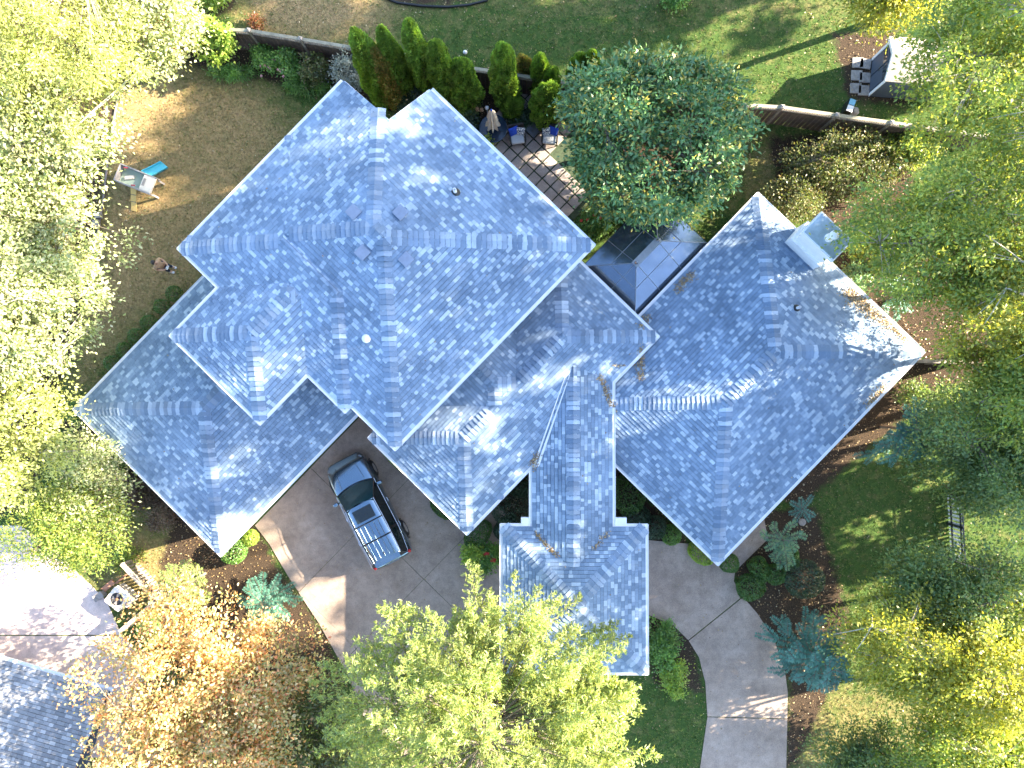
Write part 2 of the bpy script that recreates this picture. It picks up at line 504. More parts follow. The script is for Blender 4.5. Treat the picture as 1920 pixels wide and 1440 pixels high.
X2, Y2 = Vector((1, 0)), Vector((0, 1))
ZA, ZD, ZG, ZH = 5.9, 3.45, 2.8, 3.1
uNW = -12.85
bA = Block('A', UX, VX, uNW, -2.0975, -4.517, 5.745, ZA, level=1)
bB = Block('B', UX, VX, uNW + 0.001, -4.38, -4.82, 1.0, ZA + 0.0005, level=1)
bC = Block('C', UX, VX, -10.79, -6.32, -7.32, -1.0, ZA, level=1)
bH = Block('H', UX, VX, -12.69, -4.39, -13.02, -3.0, ZH)
bD = Block('D', UX, VX, -3.178, 2.12, -5.353, 5.43, ZD)
bF = Block('F', UX, VX, -6.0, 2.119, -3.62, 2.86, ZD - 0.001)
bG = Block('G', UX, VX, 1.20, 10.32, 0.756, 12.606, ZG)
bL = Block('L', X2, Y2, 0.42, 3.56, -6.6, 2.6, ZD + 0.002, gable=(2, 3))
bP = Block('P', X2, Y2, -0.75, 4.86, -10.85, -5.17, ZD)
GROUP = [bA, bB, bC, bH, bD, bF, bG, bL, bP]
NOTCH = [((UX.x, UX.y), -10.36), ((-UX.x, -UX.y), 13.5), ((VX.x, VX.y), 6.3), ((-VX.x, -VX.y), -3.80)]

def union_z(p, level):
    best = -9
    for b_ in GROUP:
        if b_.level == level and b_.inside(p):
            best = max(best, b_.height(p))
    return best
def in_notch(p):
    return all(n[0] * p[0] + n[1] * p[1] <= d for n, d in NOTCH)

class ShingleField:
    def __init__(s): s.v = []; s.f = []; s.whole = []
    def add(s, poly, zf, lift):
        """poly: list of xy; zf(p): roof height; lift(p): height of the shingle top above the deck"""
        n = len(poly); i = len(s.v)
        s.v += [(p[0], p[1], zf(p) + lift(p)) for p in poly] + [(p[0], p[1], zf(p) - 0.004) for p in poly]
        s.f.append(tuple(range(i, i + n)))
        for k_ in range(n):
            s.f.append((i + k_, i + n + k_, i + n + (k_ + 1) % n, i + (k_ + 1) % n))

WID = (0.12, 0.15, 0.18, 0.21, 0.25)
EXPO = 0.142
def shingle_block(b_, group, sf, rg, keep_whole=False):
    idx = group.index(b_)
    for q in b_.planes:
        p0, p1, n = q['p0'], q['p1'], q['n']
        e = (p1 - p0); L = e.length; e = e / L
        others_in = [((q['g'][0] - r['g'][0], q['g'][1] - r['g'][1]), r['c'] - q['c']) for r in b_.planes if r is not q]
        depth = max(abs(b_.r[1] - b_.r[0]), abs(b_.r[3] - b_.r[2])) / 2 + 0.2
        if len(b_.planes) == 4: depth = min(abs(b_.r[1] - b_.r[0]), abs(b_.r[3] - b_.r[2])) / 2 + 0.02
        nrow = int(depth / EXPO) + 1
        zf = lambda p, q=q: q['g'][0] * p[0] + q['g'][1] * p[1] + q['c']
        for j in range(nrow):
            d0, d1 = j * EXPO - (0.03 if j == 0 else 0), (j + 1) * EXPO - 0.011  # courses cut short; the bared dark felt stands in for their shadow line
            t = -rg.random() * 0.3
            while t < L:
                w = rg.choice(WID); t0, t1 = t, t + w - 0.004; t += w
                c4 = [p0 + e * t0 + n * d0, p0 + e * t1 + n * d0, p0 + e * t1 + n * d1, p0 + e * t0 + n * d1]
                raw = [(c.x, c.y) for c in c4]
                poly = raw; whole = True
                for hn, hd in others_in + b_.rect[:]:
                    dd = [hn[0] * c[0] + hn[1] * c[1] - hd for c in poly]
                    if max(dd) > 0.004:
                        whole = False
                        if j == 0 and (hn, hd) in b_.rect: hd = hd + 0.03
                        poly = clip(poly, hn, hd)
                        if len(poly) < 3: break
                if len(poly) < 3 or area(poly) < 3e-4: continue
                polys = [poly]
                for k_, o in enumerate(group):
                    if o is b_: continue
                    if o.level > b_.level:
                        polys = subtract(polys, o.shrunk(0.5))
                    elif o.level == b_.level:
                        eps = -1e-4 if k_ < idx else 1e-4
                        # other is higher: for all its planes r: z_r > z_q + eps
                        hs = o.rect + [((q['g'][0] - r['g'][0], q['g'][1] - r['g'][1]), r['c'] - q['c'] - eps) for r in o.planes]
                        polys = subtract(polys, hs)
                    if not polys: break
                if polys and b_.level == 1: polys = subtract(polys, NOTCH)
                if not polys: continue
                jit = rg.choice((0.0, 0.0, 0.004, 0.007))
                lift = lambda p, jit=jit, p0=p0, n=n, d0=d0: 0.004 + jit + 0.016 * max(0.0, min(1.0, 1 - (((p[0] - p0.x) * n.x + (p[1] - p0.y) * n.y) - d0) / EXPO))
                if keep_whole and whole and len(polys) == 1 and polys[0] is raw and j > 0:
                    sf.whole.append((zf(raw[0]), raw, q, w, e, n, jit, zf, lift)); continue
                for p in polys:
                    if area(p) > 3e-4: sf.add(p, zf, lift)

def hip_lines(b_):
    """ridge and hip lines of a block as (top, bottom, plane, plane)"""
    a0, a1, b0, b1 = b_.r
    out = []
    P = {q['i']: q for q in b_.planes}
    if len(b_.planes) == 4:
        h = min(a1 - a0, b1 - b0) / 2
        if a1 - a0 > b1 - b0:
            r0, r1 = (a0 + h, (b0 + b1) / 2), (a1 - h, (b0 + b1) / 2); rp = (P[2], P[3])
            cor = [(r0, (a0, b0), 1, 3), (r0, (a0, b1), 1, 2), (r1, (a1, b0), 0, 3), (r1, (a1, b1), 0, 2)]
        else:
            r0, r1 = ((a0 + a1) / 2, b0 + h), ((a0 + a1) / 2, b1 - h); rp = (P[0], P[1])
            cor = [(r0, (a0, b0), 1, 3), (r0, (a1, b0), 0, 3), (r1, (a0, b1), 1, 2), (r1, (a1, b1), 0, 2)]
        out.append((b_.w(*r1), b_.w(*r0), *rp))
        for r, c_, i_, j_ in cor: out.append((b_.w(*r), b_.w(*c_), P[i_], P[j_]))
    else:
        if 0 in P:
            m_ = (a0 + a1) / 2; out.append((b_.w(m_, b1), b_.w(m_, b0), P[0], P[1]))
        else:
            m_ = (b0 + b1) / 2; out.append((b_.w(a1, m_), b_.w(a0, m_), P[2], P[3]))
    return out

def build_roof(group, parent, mat_sh, mat_cap, rg, n_single=300, caps_single=300, gut=True, soffit=True):
    sf = ShingleField()
    roofs = {}
    for b_ in group:
        mb = MB()
        for q in b_.planes:                          # the deck under the shingles
            poly = [tuple(b_.w(b_.r[0], b_.r[2])), tuple(b_.w(b_.r[1], b_.r[2])), tuple(b_.w(b_.r[1], b_.r[3])), tuple(b_.w(b_.r[0], b_.r[3]))]
            for r in b_.planes:
                if r is not q: poly = clip(poly, (q['g'][0] - r['g'][0], q['g'][1] - r['g'][1]), r['c'] - q['c'])
            polys = subtract([poly], NOTCH) if b_.level == 1 else [poly]
            for p in polys: mb.poly([(x, y, q['g'][0] * x + q['g'][1] * y + q['c'] - 0.012) for x, y in p])
        base = [tuple(b_.w(b_.r[0] + .01, b_.r[2] + .01)), tuple(b_.w(b_.r[1] - .01, b_.r[2] + .01)), tuple(b_.w(b_.r[1] - .01, b_.r[3] - .01)), tuple(b_.w(b_.r[0] + .01, b_.r[3] - .01))]
        zs = b_.z - 0.16 - 0.003 * group.index(b_)
        for p in (subtract([base], NOTCH) if b_.level == 1 else [base]): mb.poly([(x, y, zs) for x, y in p])
        roofs[b_.name] = mb.build('roof', M_DECK, parent)
        shingle_block(b_, group, sf, rg, keep_whole=b_.level == 1)
    # the highest whole shingles are pieces of their own
    sf.whole.sort(key=lambda r: -r[0])
    protos = {}
    rA = roofs[group[0].name]
    for k_, (z, raw, q, w, e, n, jit, zf, lift) in enumerate(sf.whole):
        if k_ >= n_single:
            sf.add(raw, zf, lift); continue
        sl = math.sqrt(1 + PITCH ** 2)
        if (w, jit) not in protos:
            mb = MB(); ww, ll = w - 0.004, (EXPO - 0.011) * sl
            a_, t_ = 0.020 + jit, 0.004 + jit
            mb.mesh([(0, 0, a_), (ww, 0, a_), (ww, ll, t_), (0, ll, t_), (0, 0, -.004), (ww, 0, -.004), (ww, ll, -.004), (0, ll, -.004)],
                    [(0, 1, 2, 3), (0, 4, 5, 1), (1, 5, 6, 2), (2, 6, 7, 3), (3, 7, 4, 0)])
            protos[(w, jit)] = mb.data('shingle', mat_sh)
        ex = Vector((e.x, e.y, 0)); up = Vector((n.x, n.y, PITCH)).normalized(); nz = ex.cross(up)
        o3 = Vector((raw[0][0], raw[0][1], zf(raw[0])))
        if nz.z < 0: ex = -ex; nz = -nz; o3 = Vector((raw[1][0], raw[1][1], zf(raw[1])))
        Mx = Matrix((ex, up, nz)).transposed().to_4x4(); Mx.translation = o3
        put('shingle', protos[(w, jit)], Mx, rA)
    me = bpy.data.meshes.new('shingle_field'); me.from_pydata(sf.v, [], sf.f); me.materials.append(mat_sh)
    o = link(bpy.data.objects.new('shingle_field', me), None, rA); tag(o, kind='stuff')
    # ridge and hip cap shingles
    caps = []; CE = 0.185
    for b_ in group:
        for T, Bt, q1, q2 in hip_lines(b_):
            zt, zb = b_.height(T), b_.height(Bt)
            t3, b3 = Vector((T.x, T.y, zt)), Vector((Bt.x, Bt.y, zb))
            L = (b3 - t3).length
            if L < 0.25: continue
            d = (b3 - t3) / L
            n_ = int(L / CE); pm = None
            for k_ in range(n_):
                c3 = b3 - d * (k_ + 0.5) * CE
                p = (c3.x, c3.y)
                sd = Vector((-d.y, d.x)).normalized() * 0.22
                if group is GROUP and any(b_.inside(pp) and union_z(pp, b_.level) > b_.height(pp) + 0.012 for pp in ((p[0] + sd.x, p[1] + sd.y), (p[0] - sd.x, p[1] - sd.y))): continue
                if union_z(p, b_.level) > c3.z + 0.03 and group is GROUP: continue
                if group is GROUP and b_.level == 1 and in_notch(p): continue
                if group is GROUP and b_.level == 0 and any(o_.level == 1 and o_.inside(p, 0.5) for o_ in group): continue
                if pm is None:
                    mb = MB(); V_ = []
                    W = []
                    for q in (q1, q2):
                        nn = Vector((-q['g'][0], -q['g'][1], 1)).normalized()
                        wv = nn.cross(d).normalized()
                        if wv.z > 0: wv = -wv
                        W.append((wv, nn))
                    if abs(W[0][0].z) < 1e-6: continue
                    upv = Vector((0, 0, 1))
                    hw = 0.27
                    prof = []
                    for s_, la in ((0.0, 0.048), (CE - 0.026, 0.016)):       # lower edge stands proud; shortened cap bares dark deck as a shadow line
                        ring = []
                        for f_, (wv, nn) in ((1, W[0]), (.5, W[0]), (0, None), (.5, W[1]), (1, W[1])) if False else ((1, W[0]), (.5, W[0]), (0, (None, None)), (.5, W[1]), (1, W[1])):
                            if f_ == 0: ring.append(-d * s_ + upv * (la + 0.012))
                            else: ring.append(-d * s_ + wv * hw * f_ + nn * (la if f_ == .5 else la * 0.8))
                        prof.append(ring)
                    V_ = prof[0] + prof[1] + [p_ - upv * 0.035 for p_ in prof[0]] + [p_ - upv * 0.035 for p_ in prof[1]]
                    F_ = []
                    for i_ in range(4):
                        F_.append((i_, i_ + 1, 6 + i_, 5 + i_)); F_.append((i_, 10 + i_, 11 + i_, i_ + 1))
                    F_ += [(0, 5, 15, 10), (4, 14, 19, 9)]
                    mb.mesh(V_, F_)
                    pm = (mb.data('ridge_shingle', mat_cap), V_, F_)
                caps.append((c3.z, pm, b3 - d * (k_) * CE))
    caps.sort(key=lambda r: -r[0])
    rest = MB()
    for k_, (z, pm, loc) in enumerate(caps):
        if k_ < caps_single: put('ridge_shingle', pm[0], Matrix.Translation(loc), rA)
        else: rest.mesh([v_ + loc for v_ in pm[1]], pm[2])
    if rest.v:
        o = rest.build('ridge_shingle_rows', mat_cap, rA); tag(o, kind='stuff')
    # gutters
    if gut:
        for b_ in group:
            for q in b_.planes:
                p0, p1, n = q['p0'], q['p1'], q['n']
                e = p1 - p0; L = e.length; e = e / L
                run = None; N = int(L / 0.06)
                def exposed(p):
                    if b_.level == 1 and in_notch(p + n * 0.05): return False
                    for o_ in group:
                        if o_ is b_: continue
                        if o_.level == b_.level and o_.inside(p, 0.015) and o_.height(p) > b_.z - 0.12: return False
                        if o_.level > b_.level and o_.inside(p, 0.45): return False
                    return True
                segs = []
                for k_ in range(N + 1):
                    t = L * k_ / N
                    if exposed(p0 + e * t):
                        if run is None: run = t
                        end = t
                    elif run is not None:
                        segs.append((run, end)); run = None
                if run is not None: segs.append((run, end))
                for t0, t1 in segs:
                    if t1 - t0 < 0.12: continue
                    x0 = -0.13 if t0 < 0.01 else 0; x1 = 0.13 if t1 > L - 0.01 else 0
                    A_ = p0 + e * (t0 + 0.001 - (0.128 if x0 else 0)); B_ = p0 + e * (t1 - 0.001 + (0.128 if x1 else 0))
                    mb = MB()
                    prof = [(0.008, -0.03), (0.008, -0.15), (-0.13, -0.15), (-0.155, -0.02), (-0.145, -0.02), (-0.128, -0.045), (-0.02, -0.045), (-0.02, -0.03)]
                    rings = []
                    for P_ in (A_, B_):
                        rings.append([Vector((P_.x + n.x * a_, P_.y + n.y * a_, b_.z + z_ - 0.001 * q['i'])) for a_, z_ in prof])
                    mb.loft(rings); mb.build('gutter', M_TRIM, parent)
    return roofs

hc = uvw(-3, 0)
house = thing('house', 'sprawling brick house with blue-grey shingled hip roofs at several heights', 'house', (hc.x, hc.y, 0))
roofs = build_roof(GROUP, house, M_SH, M_CAP, random.Random(3))
# rake boards along the notch in the upper roof
mb = MB()
zA = lambda u, v: ZA + PITCH * min(u - uNW, 5.745 - v)
for (u0, v0), (u1, v1) in (((uNW, 3.80), (-10.36, 3.80)), ((-10.36, 5.745), (-10.36, 3.80))):
    a_, b_ = uvw(u0, v0, zA(u0, v0) - 0.01), uvw(u1, v1, zA(u1, v1) - 0.01)
    mb = MB(); d = (b_ - a_); s_ = Vector((-d.y, d.x, 0)).normalized() * 0.022
    mb.mesh([a_ - s_, a_ + s_, b_ + s_, b_ - s_] + [p - Vector((0, 0, .22)) for p in (a_ - s_, a_ + s_, b_ + s_, b_ - s_)],
            [(0, 1, 2, 3), (7, 6, 5, 4), (0, 4, 5, 1), (1, 5, 6, 2), (2, 6, 7, 3), (3, 7, 4, 0)])
    mb.build('rake_board', M_TRIM, house)
# walls
def wall_rect(b_, z0, z1, ins):
    a0, a1, b0, b1 = b_.r
    mb = MB(); mb.prism([b_.w(a0 + ins, b0 + ins), b_.w(a1 - ins, b0 + ins), b_.w(a1 - ins, b1 - ins), b_.w(a0 + ins, b1 - ins)], z0, z1)
    return mb.build('wall', M_WALL, house)
mb = MB(); I = 0.5
mb.prism([uvw(u, v) for u, v in ((uNW + I, -4.5 + I), (-2.1 - I, -4.5 + I), (-2.1 - I, 5.74 - I), (-10.36 + .05, 5.74 - I), (-10.36 + .05, 3.8 - .05), (uNW + I, 3.8 - .05))], 0, ZA - .17)
wallA = mb.build('wall', M_WALL, house)
wall_rect(bB, 0.0, ZA - .18, .53); wall_rect(bC, 0.0, ZA - .19, .5)
wallH = wall_rect(bH, 0, ZH - .18, .5); wall_rect(bD, 0, ZD - .18, .55); wallG = wall_rect(bG, 0, ZG - .18, .5)
wall_rect(bL, 0, ZD - .2, .6) if False else None
# porte-cochere posts, garage doors, front door, windows
for x, y in ((-0.3, -10.4), (4.4, -10.4), (-0.3, -5.65), (4.4, -5.65), (0.75, -3.9), (3.2, -3.9)):
    mb = MB(); mb.bbox((x, y, 1.6), (0.34, 0.34, 3.3), 0.02); mb.bbox((x, y, 0.12), (0.46, 0.46, 0.24), 0.02); mb.build('porch_post', M_TRIM, house)
def on_wall(u, v, z, du, dv, dz, name, mat, frame=True):
    R_ = Matrix.Rotation(TH, 3, 'Z')
    mb = MB(); mb.box(uvw(u, v, z), (du, dv, dz), R_); o = mb.build(name, mat, house)
    return o
for v in (-11.0, -7.6): 
    o = on_wall(-4.39 - .5 + .012, v, 1.15, .06, 2.7, 2.2, 'garage_door', M_TRIM)
    for k in range(3):
        mb = MB(); mb.box(uvw(-4.39 - .5 + .046, v, .55 + k * .55), (.012, 2.6, .03), Matrix.Rotation(TH, 3, 'Z')); mb.build('door_groove', M_WOOD, o)
for u, v, z, du, dv in ((-2.1 - .5 + .01, 2.2, 4.9, .05, 1.2), (-2.1 - .5 + .01, -1.5, 4.9, .05, 1.2), (-6, 5.74 - .5 + .01, 4.8, 1.3, .05), (-8.6, 5.74 - .5 + .01, 1.5, 1.6, .05),
                        (-5.5, 5.74 - .5 + .01, 1.5, 1.6, .05), (10.32 - .5 + .01, 4, 1.4, .05, 1.6), (10.32 - .5 + .01, 8, 1.4, .05, 1.6), (7.5, 12.606 - .5 + .01, 1.4, 1.4, .05), (6, .756 + .49, 1.4, 1.6, .05), (-8.5, -7.32 + .49, 4.8, 1.2, .05), (-8.5, -13.02 + .49, 1.5, 1.2, .05)):
    fr = on_wall(u, v, z, du + .02 if du > .1 else du, dv + .02 if dv > .1 else dv, 1.42, 'window', M_TRIM)
    on_wall(u, v, z, du - .14 if du > .1 else du + .02, dv - .14 if dv > .1 else dv + .02, 1.26, 'window_glass', M_GLASS).parent = fr
# entablature returns at the porch corners
for x0, x1 in ((-0.05, 0.30), (3.68, 4.15)):
    mb = MB(); mb.box(((x0 + x1) / 2, -4.96, ZD - .12), (x1 - x0, 0.34, .18)); mb.build('cornice_return', M_TRIM, house)
# roof vents
def roof_pt(px, py, level):
    z = 4.0
    for _ in range(12):
        p = at(px, py, z); z = union_z((p.x, p.y), level)
    return at(px, py, z)
Rh = Matrix.Rotation(TH, 3, 'Z')
# metal valley flashing where the porch link meets the roof behind it
n_ = 14
for off, w in ((-.09, 0.05), (.09, 0.065)):
    mb = MB(); rows = []
    for k in range(n_ + 1):
        f = k / n_
        c = roof_pt(1064 - 60 * f, 704 + 172 * f, 0); s_ = Vector((.945, .33, 0))
        ww = w * (0.25 + 0.75 * f)
        row = []
        for e_ in (-1, 1):
            q_ = c + s_ * (off + e_ * ww); q_.z = union_z((q_.x, q_.y), 0) + 0.035; row.append(q_)
        rows.append(row + [row[1] - Vector((0, 0, .05)), row[0] - Vector((0, 0, .05))])
    mb.loft(rows); mb.build('valley_flashing', M_TRIM, house)
M_VENT = plain('blue_grey_metal', (0.17, 0.21, 0.29), 0.45, var=0.12)
for px, py in ((664, 399), (752, 400), (681, 475), (763, 488)):
    p = roof_pt(px, py, 1)
    mb = MB(); mb.bbox(p + Vector((0, 0, .07)), (.36, .36, .13), .015, Rh); o = mb.build('roof_vent', M_VENT, house)
    mb = MB(); mb.bbox(p + Vector((0, 0, .15)), (.42, .42, .025), .01, Rh); mb.build('vent_hood', M_VENT, o)
for px, py, lv, r in ((854, 361, 1, .055), (1493, 578, 0, .05)):
    p = roof_pt(px, py, lv)
    mb = MB(); mb.lathe([(r * 3.2, -.03), (r * 3, .02), (r * 1.6, .10), (r * 1.2, .12)], 16, p); o = mb.build('pipe_boot', M_BLACK, house)
    mb = MB(); mb.lathe([(r * 1.15, .05), (r * 1.15, .38), (r * .8, .385), (r * .8, .30)], 16, p); mb.build('vent_pipe', M_TRIM, o)
p = roof_pt(687, 635, 1)
mb = MB(); mb.lathe([(.16, -.03), (.16, .05), (.13, .10), (.06, .14), (.01, .15)], 18, p); mb.build('dome_vent', M_TRIM, house, True)
# chimney
M_CHW = plain('white_chimney_paint', (0.74, 0.75, 0.76), 0.6, var=0.06, scale=3)
mb = MB(); uc, vc = 4.03, 12.36
def cbox(mb, u0, u1, v0, v1, z0, z1): mb.box(uvw((u0 + u1) / 2, (v0 + v1) / 2, (z0 + z1) / 2), (u1 - u0, v1 - v0, z1 - z0), Rh)
cbox(mb, 3.36, 4.70, 11.97, 12.80, 0, 4.55); chim = mb.build('chimney', M_CHW, house)
mb = MB(); cbox(mb, 3.24, 4.82, 11.87, 12.86, 2.2, 3.75); mb.build('chimney_shoulder', M_CHW, chim)
mb = MB(); cbox(mb, 3.30, 4.76, 11.92, 12.85, 4.55, 4.72); mb.build('chimney_band', M_CHW, chim)
mb = MB(); cbox(mb, 3.22, 4.84, 11.84, 12.93, 4.72, 4.96)
mb.build('chimney_cap', M_CHW, chim)
mb = MB(); cbox(mb, 3.28, 4.78, 11.90, 12.87, 4.96, 5.0); mb.build('cap_sheet', plain('galvanised_sheet', (0.32, 0.42, 0.52), 0.3, metal=0.6, var=0.25, scale=2.5), chim)
fp = uvw(4.1, 12.36, 5.0)
mb = MB(); mb.lathe([(.17, 0), (.15, .05), (.115, .06), (.115, .42), (.17, .43), (.17, .49), (.10, .52), (.02, .53)], 18, fp); mb.build('flue_pipe', M_CHW, chim, True)

# ------------------------------------------------------------------ the neighbour's house at the corner
na = math.radians(-15.5)
NA, NB = Vector((math.cos(na), math.sin(na))), Vector((-math.sin(na), math.cos(na)))
cn = at(204, 1296, 2.3); ca, cb_ = cn.x * NA.x + cn.y * NA.y, cn.x * NB.x + cn.y * NB.y
bN = Block('N', NA, NB, ca - 14, ca, cb_ - 9, cb_, 2.3, gable=(0, 1))
nb_c = bN.w(ca - 5, cb_ - 4)
nbh = thing('neighbour_house', 'corner of a house with dark grey shingled roof beside the pale drive', 'house', (nb_c.x, nb_c.y, 0))
G_SAVE = GROUP
build_roof([bN], nbh, M_SHN, M_SHN, random.Random(5), 0, 60)
mb = MB(); mb.prism([bN.w(bN.r[0] + 1.6, bN.r[2] + 1.6), bN.w(bN.r[1] - 1.6, bN.r[2] + 1.6), bN.w(bN.r[1] - 1.6, bN.r[3] - 1.6), bN.w(bN.r[0] + 1.6, bN.r[3] - 1.6)], 0, 2.13)
mb.build('wall', M_WALL, nbh)

# ------------------------------------------------------------------ foliage
def rot_frames(ax_):
    """two unit vectors square to each axis"""
    ref = np.where(np.abs(ax_[:, 2:3]) < 0.9, np.array([[0, 0, 1.0]]), np.array([[1.0, 0, 0]]))
    s_ = np.cross(ax_, ref); s_ /= np.linalg.norm(s_, axis=1, keepdims=True) + 1e-9
    return s_, np.cross(s_, ax_)
def unit(a_):
    return a_ / (np.linalg.norm(a_, axis=1, keepdims=True) + 1e-9)
def leaves(C, A, N, L, W, fold=0.18):
    """one four-cornered leaf for each centre C, along A, facing N"""
    A = unit(A); B = unit(np.cross(N, A)); N2 = np.cross(A, B)
    L = np.broadcast_to(np.asarray(L, float).reshape(-1, 1), (len(C), 1)); W = np.broadcast_to(np.asarray(W, float).reshape(-1, 1), (len(C), 1))
    P0 = C - A * L * .5; P2 = C + A * L * .5 - N2 * L * .12
    P1 = C + B * W * .5 + N2 * W * fold; P3 = C - B * W * .5 + N2 * W * fold
    V_ = np.stack([P0, P1, P2, P3], 1).reshape(-1, 3)
    F_ = np.arange(len(C) * 4).reshape(-1, 4)
    return V_, F_
def crown_obj(name, V_, F_, mat, parent):
    return link(bpy.data.objects.new(name, np_mesh(name, V_, F_, mat)), None, parent)
def curve3(a_, b_, bend, n=5):
    a_, b_ = Vector(a_), Vector(b_)
    m_ = (a_ + b_) / 2 + Vector(bend)
    return [a_ * (1 - t) ** 2 + m_ * 2 * t * (1 - t) + b_ * t * t for t in [k / (n - 1) for k in range(n)]]

def lobed(rg, D, n=14, amp=0.55):
    c_ = unit(rg.normal(size=(n, 3))); k_ = rg.uniform(-1, 1, n)
    d_ = D @ c_.T
    return 1 + amp * (np.exp(9 * (d_ - 1)) * k_).sum(1)

def broadleaf(name, label, base, top, radii, K, n, L, W, mat, bark=None, seed=0, cat='tree', group=None, rc=0.55, flat=0.55, low=-0.6, limbs=9, upn=0.5, trunk=0.16, outer=2.6, droop=0.25, stem_name='trunk', twig=0.012, lob=.55):
    """tree or bush: tapered trunk, limbs to leaf clusters, every leaf a face. base: xy; top: crown centre"""
    rg = np.random.default_rng(seed)
    base = Vector((base[0], base[1], 0)); ctr = np.array(top)
    root = thing(name, label, cat, base, 0, group)
    D = unit(rg.normal(size=(K * 3, 3))); D = D[D[:, 2] > low][:K]
    r = rg.uniform(0, 1, len(D)) ** (1 / outer) * lobed(rg, D, 14, lob)
    CC = ctr + D * r[:, None] * np.array(radii)
    CC[:, 2] = np.maximum(CC[:, 2], 0.12)
    k_ = np.repeat(np.arange(len(CC)), n)
    sz = rg.uniform(.65, 1.35, len(CC))[k_][:, None]
    off = rg.normal(size=(len(k_), 3)) * np.array([1, 1, flat]) * rc * .55 * sz
    C = CC[k_] + off
    C[:, 2] = np.maximum(C[:, 2], 0.04)
    out = unit(C - ctr)
    A = unit(off) * .9 + out * .35 + rg.normal(size=C.shape) * .6; A[:, 2] -= droop
    N = np.array([0, 0, upn]) + rg.normal(size=C.shape) * .6 + out * .25
    s_ = rg.uniform(.7, 1.3, len(C))
    V_, F_ = leaves(C, A, N, L * s_, W * s_)
    mb = MB()
    fork = base.lerp(Vector(ctr), 0.45) if Vector(ctr).z > 1.2 else base + Vector((0, 0, .15))
    fork.z = max(0.1, ctr[2] - radii[2] * .55)
    mb.tube(curve3(base - Vector((0, 0, .1)), fork, (0.1, 0.05, 0), 5), [trunk * 1.25, trunk, trunk * .9, trunk * .85, trunk * .75], 8)
    far = CC[np.argsort(-np.linalg.norm(CC - np.array(fork), axis=1))]
    pick = far[rg.permutation(len(far))[:limbs]]
    LP = []
    for e in pick:
        pts = curve3(fork, e, (0, 0, radii[2] * .22 + rg.uniform(-.1, .2)), 7)
        mb.tube(pts, [trunk * .55 * (1 - i / 7.5) + .008 for i in range(7)], 5)
        LP += pts[1:]
    LPa = np.array([tuple(p) for p in LP]) if LP else np.array([tuple(fork)])
    for c in CC[::2]:
        j = np.argmin(((LPa - c) ** 2).sum(1))
        mb.tube(curve3(LPa[j], c, (0, 0, .08), 4), [twig * 1.5, twig, twig * .8, twig * .5], 3, False)
    mb.build(stem_name, bark or M_BARK, root)
    crown_obj('crown', V_, F_, mat, root)
    return root

def plume_tree(name, label, base, top, radii, K, n, mat, seed=0, group=None, L=.15, W=.022, slen=(.9, 1.7), trunk=.2, bark=None, spread=.16):
    """soft conifer: needle plumes along upswept twigs"""
    rg = np.random.default_rng(seed); base = Vector((base[0], base[1], 0)); ctr = np.array(top)
    root = thing(name, label, 'tree', base, 0, group)
    D = unit(rg.normal(size=(K * 3, 3))); D = D[D[:, 2] > -.35][:K]
    r = rg.uniform(0, 1, len(D)) ** (1 / 2.3) * lobed(rg, D, 12, .45)
    S = ctr + D * r[:, None] * np.array(radii)
    dirs = unit(D * np.array([1, 1, .55]) + np.array([0, 0, .35]) + rg.normal(size=D.shape) * .28)
    ln = rg.uniform(*slen, len(S))
    k_ = np.repeat(np.arange(len(S)), n)
    t = rg.uniform(0, 1, len(k_)) ** .85
    s1, s2 = rot_frames(dirs)
    an = rg.uniform(0, 2 * math.pi, len(k_))
    rad = s1[k_] * np.cos(an)[:, None] + s2[k_] * np.sin(an)[:, None]
    # side twigs: needles group on short branchlets
    br = rg.integers(0, 16, len(k_)); bt = (br + .5) / 16
    ba = br * 2.4 + rg.uniform(0, 1, len(k_)) * .5
    bd = s1[k_] * np.cos(ba)[:, None] + s2[k_] * np.sin(ba)[:, None]
    side = rg.uniform(0, 1, len(k_)) * (1 - .75 * bt) * spread * 3.2
    C = S[k_] + dirs[k_] * ((bt * ln[k_])[:, None]) + (bd + dirs[k_] * .5) * side[:, None] + rg.normal(size=(len(k_), 3)) * .035
    A = dirs[k_] * .6 + bd * .6 + rad * .8
    V_, F_ = leaves(C, A, rg.normal(size=C.shape) + np.array([0, 0, .8]), L * rg.uniform(.6, 1.3, len(C)), W, 0.0)
    mb = MB(); tp = Vector(ctr) + Vector((0, 0, radii[2] * .8))
    mb.tube([base - Vector((0, 0, .1)), base.lerp(tp, .3), base.lerp(tp, .6), tp], [trunk * 1.2, trunk, trunk * .7, .03], 8)
    for i in range(len(S)):
        if i % 2 == 0:
            p = Vector(S[i]); f = max(.15, min(.95, (p.z - radii[2] * .25) / max(.1, tp.z)))
            mb.tube(curve3(base.lerp(tp, f), p, (0, 0, -.2), 4), [.035, .025, .02, .013], 4, False)
        mb.tube([Vector(S[i]), Vector(S[i] + dirs[i] * ln[i] * .95)], [.012, .004], 3, False)
    mb.build('trunk', bark or M_BARK, root)
    crown_obj('crown', V_, F_, mat, root)
    return root

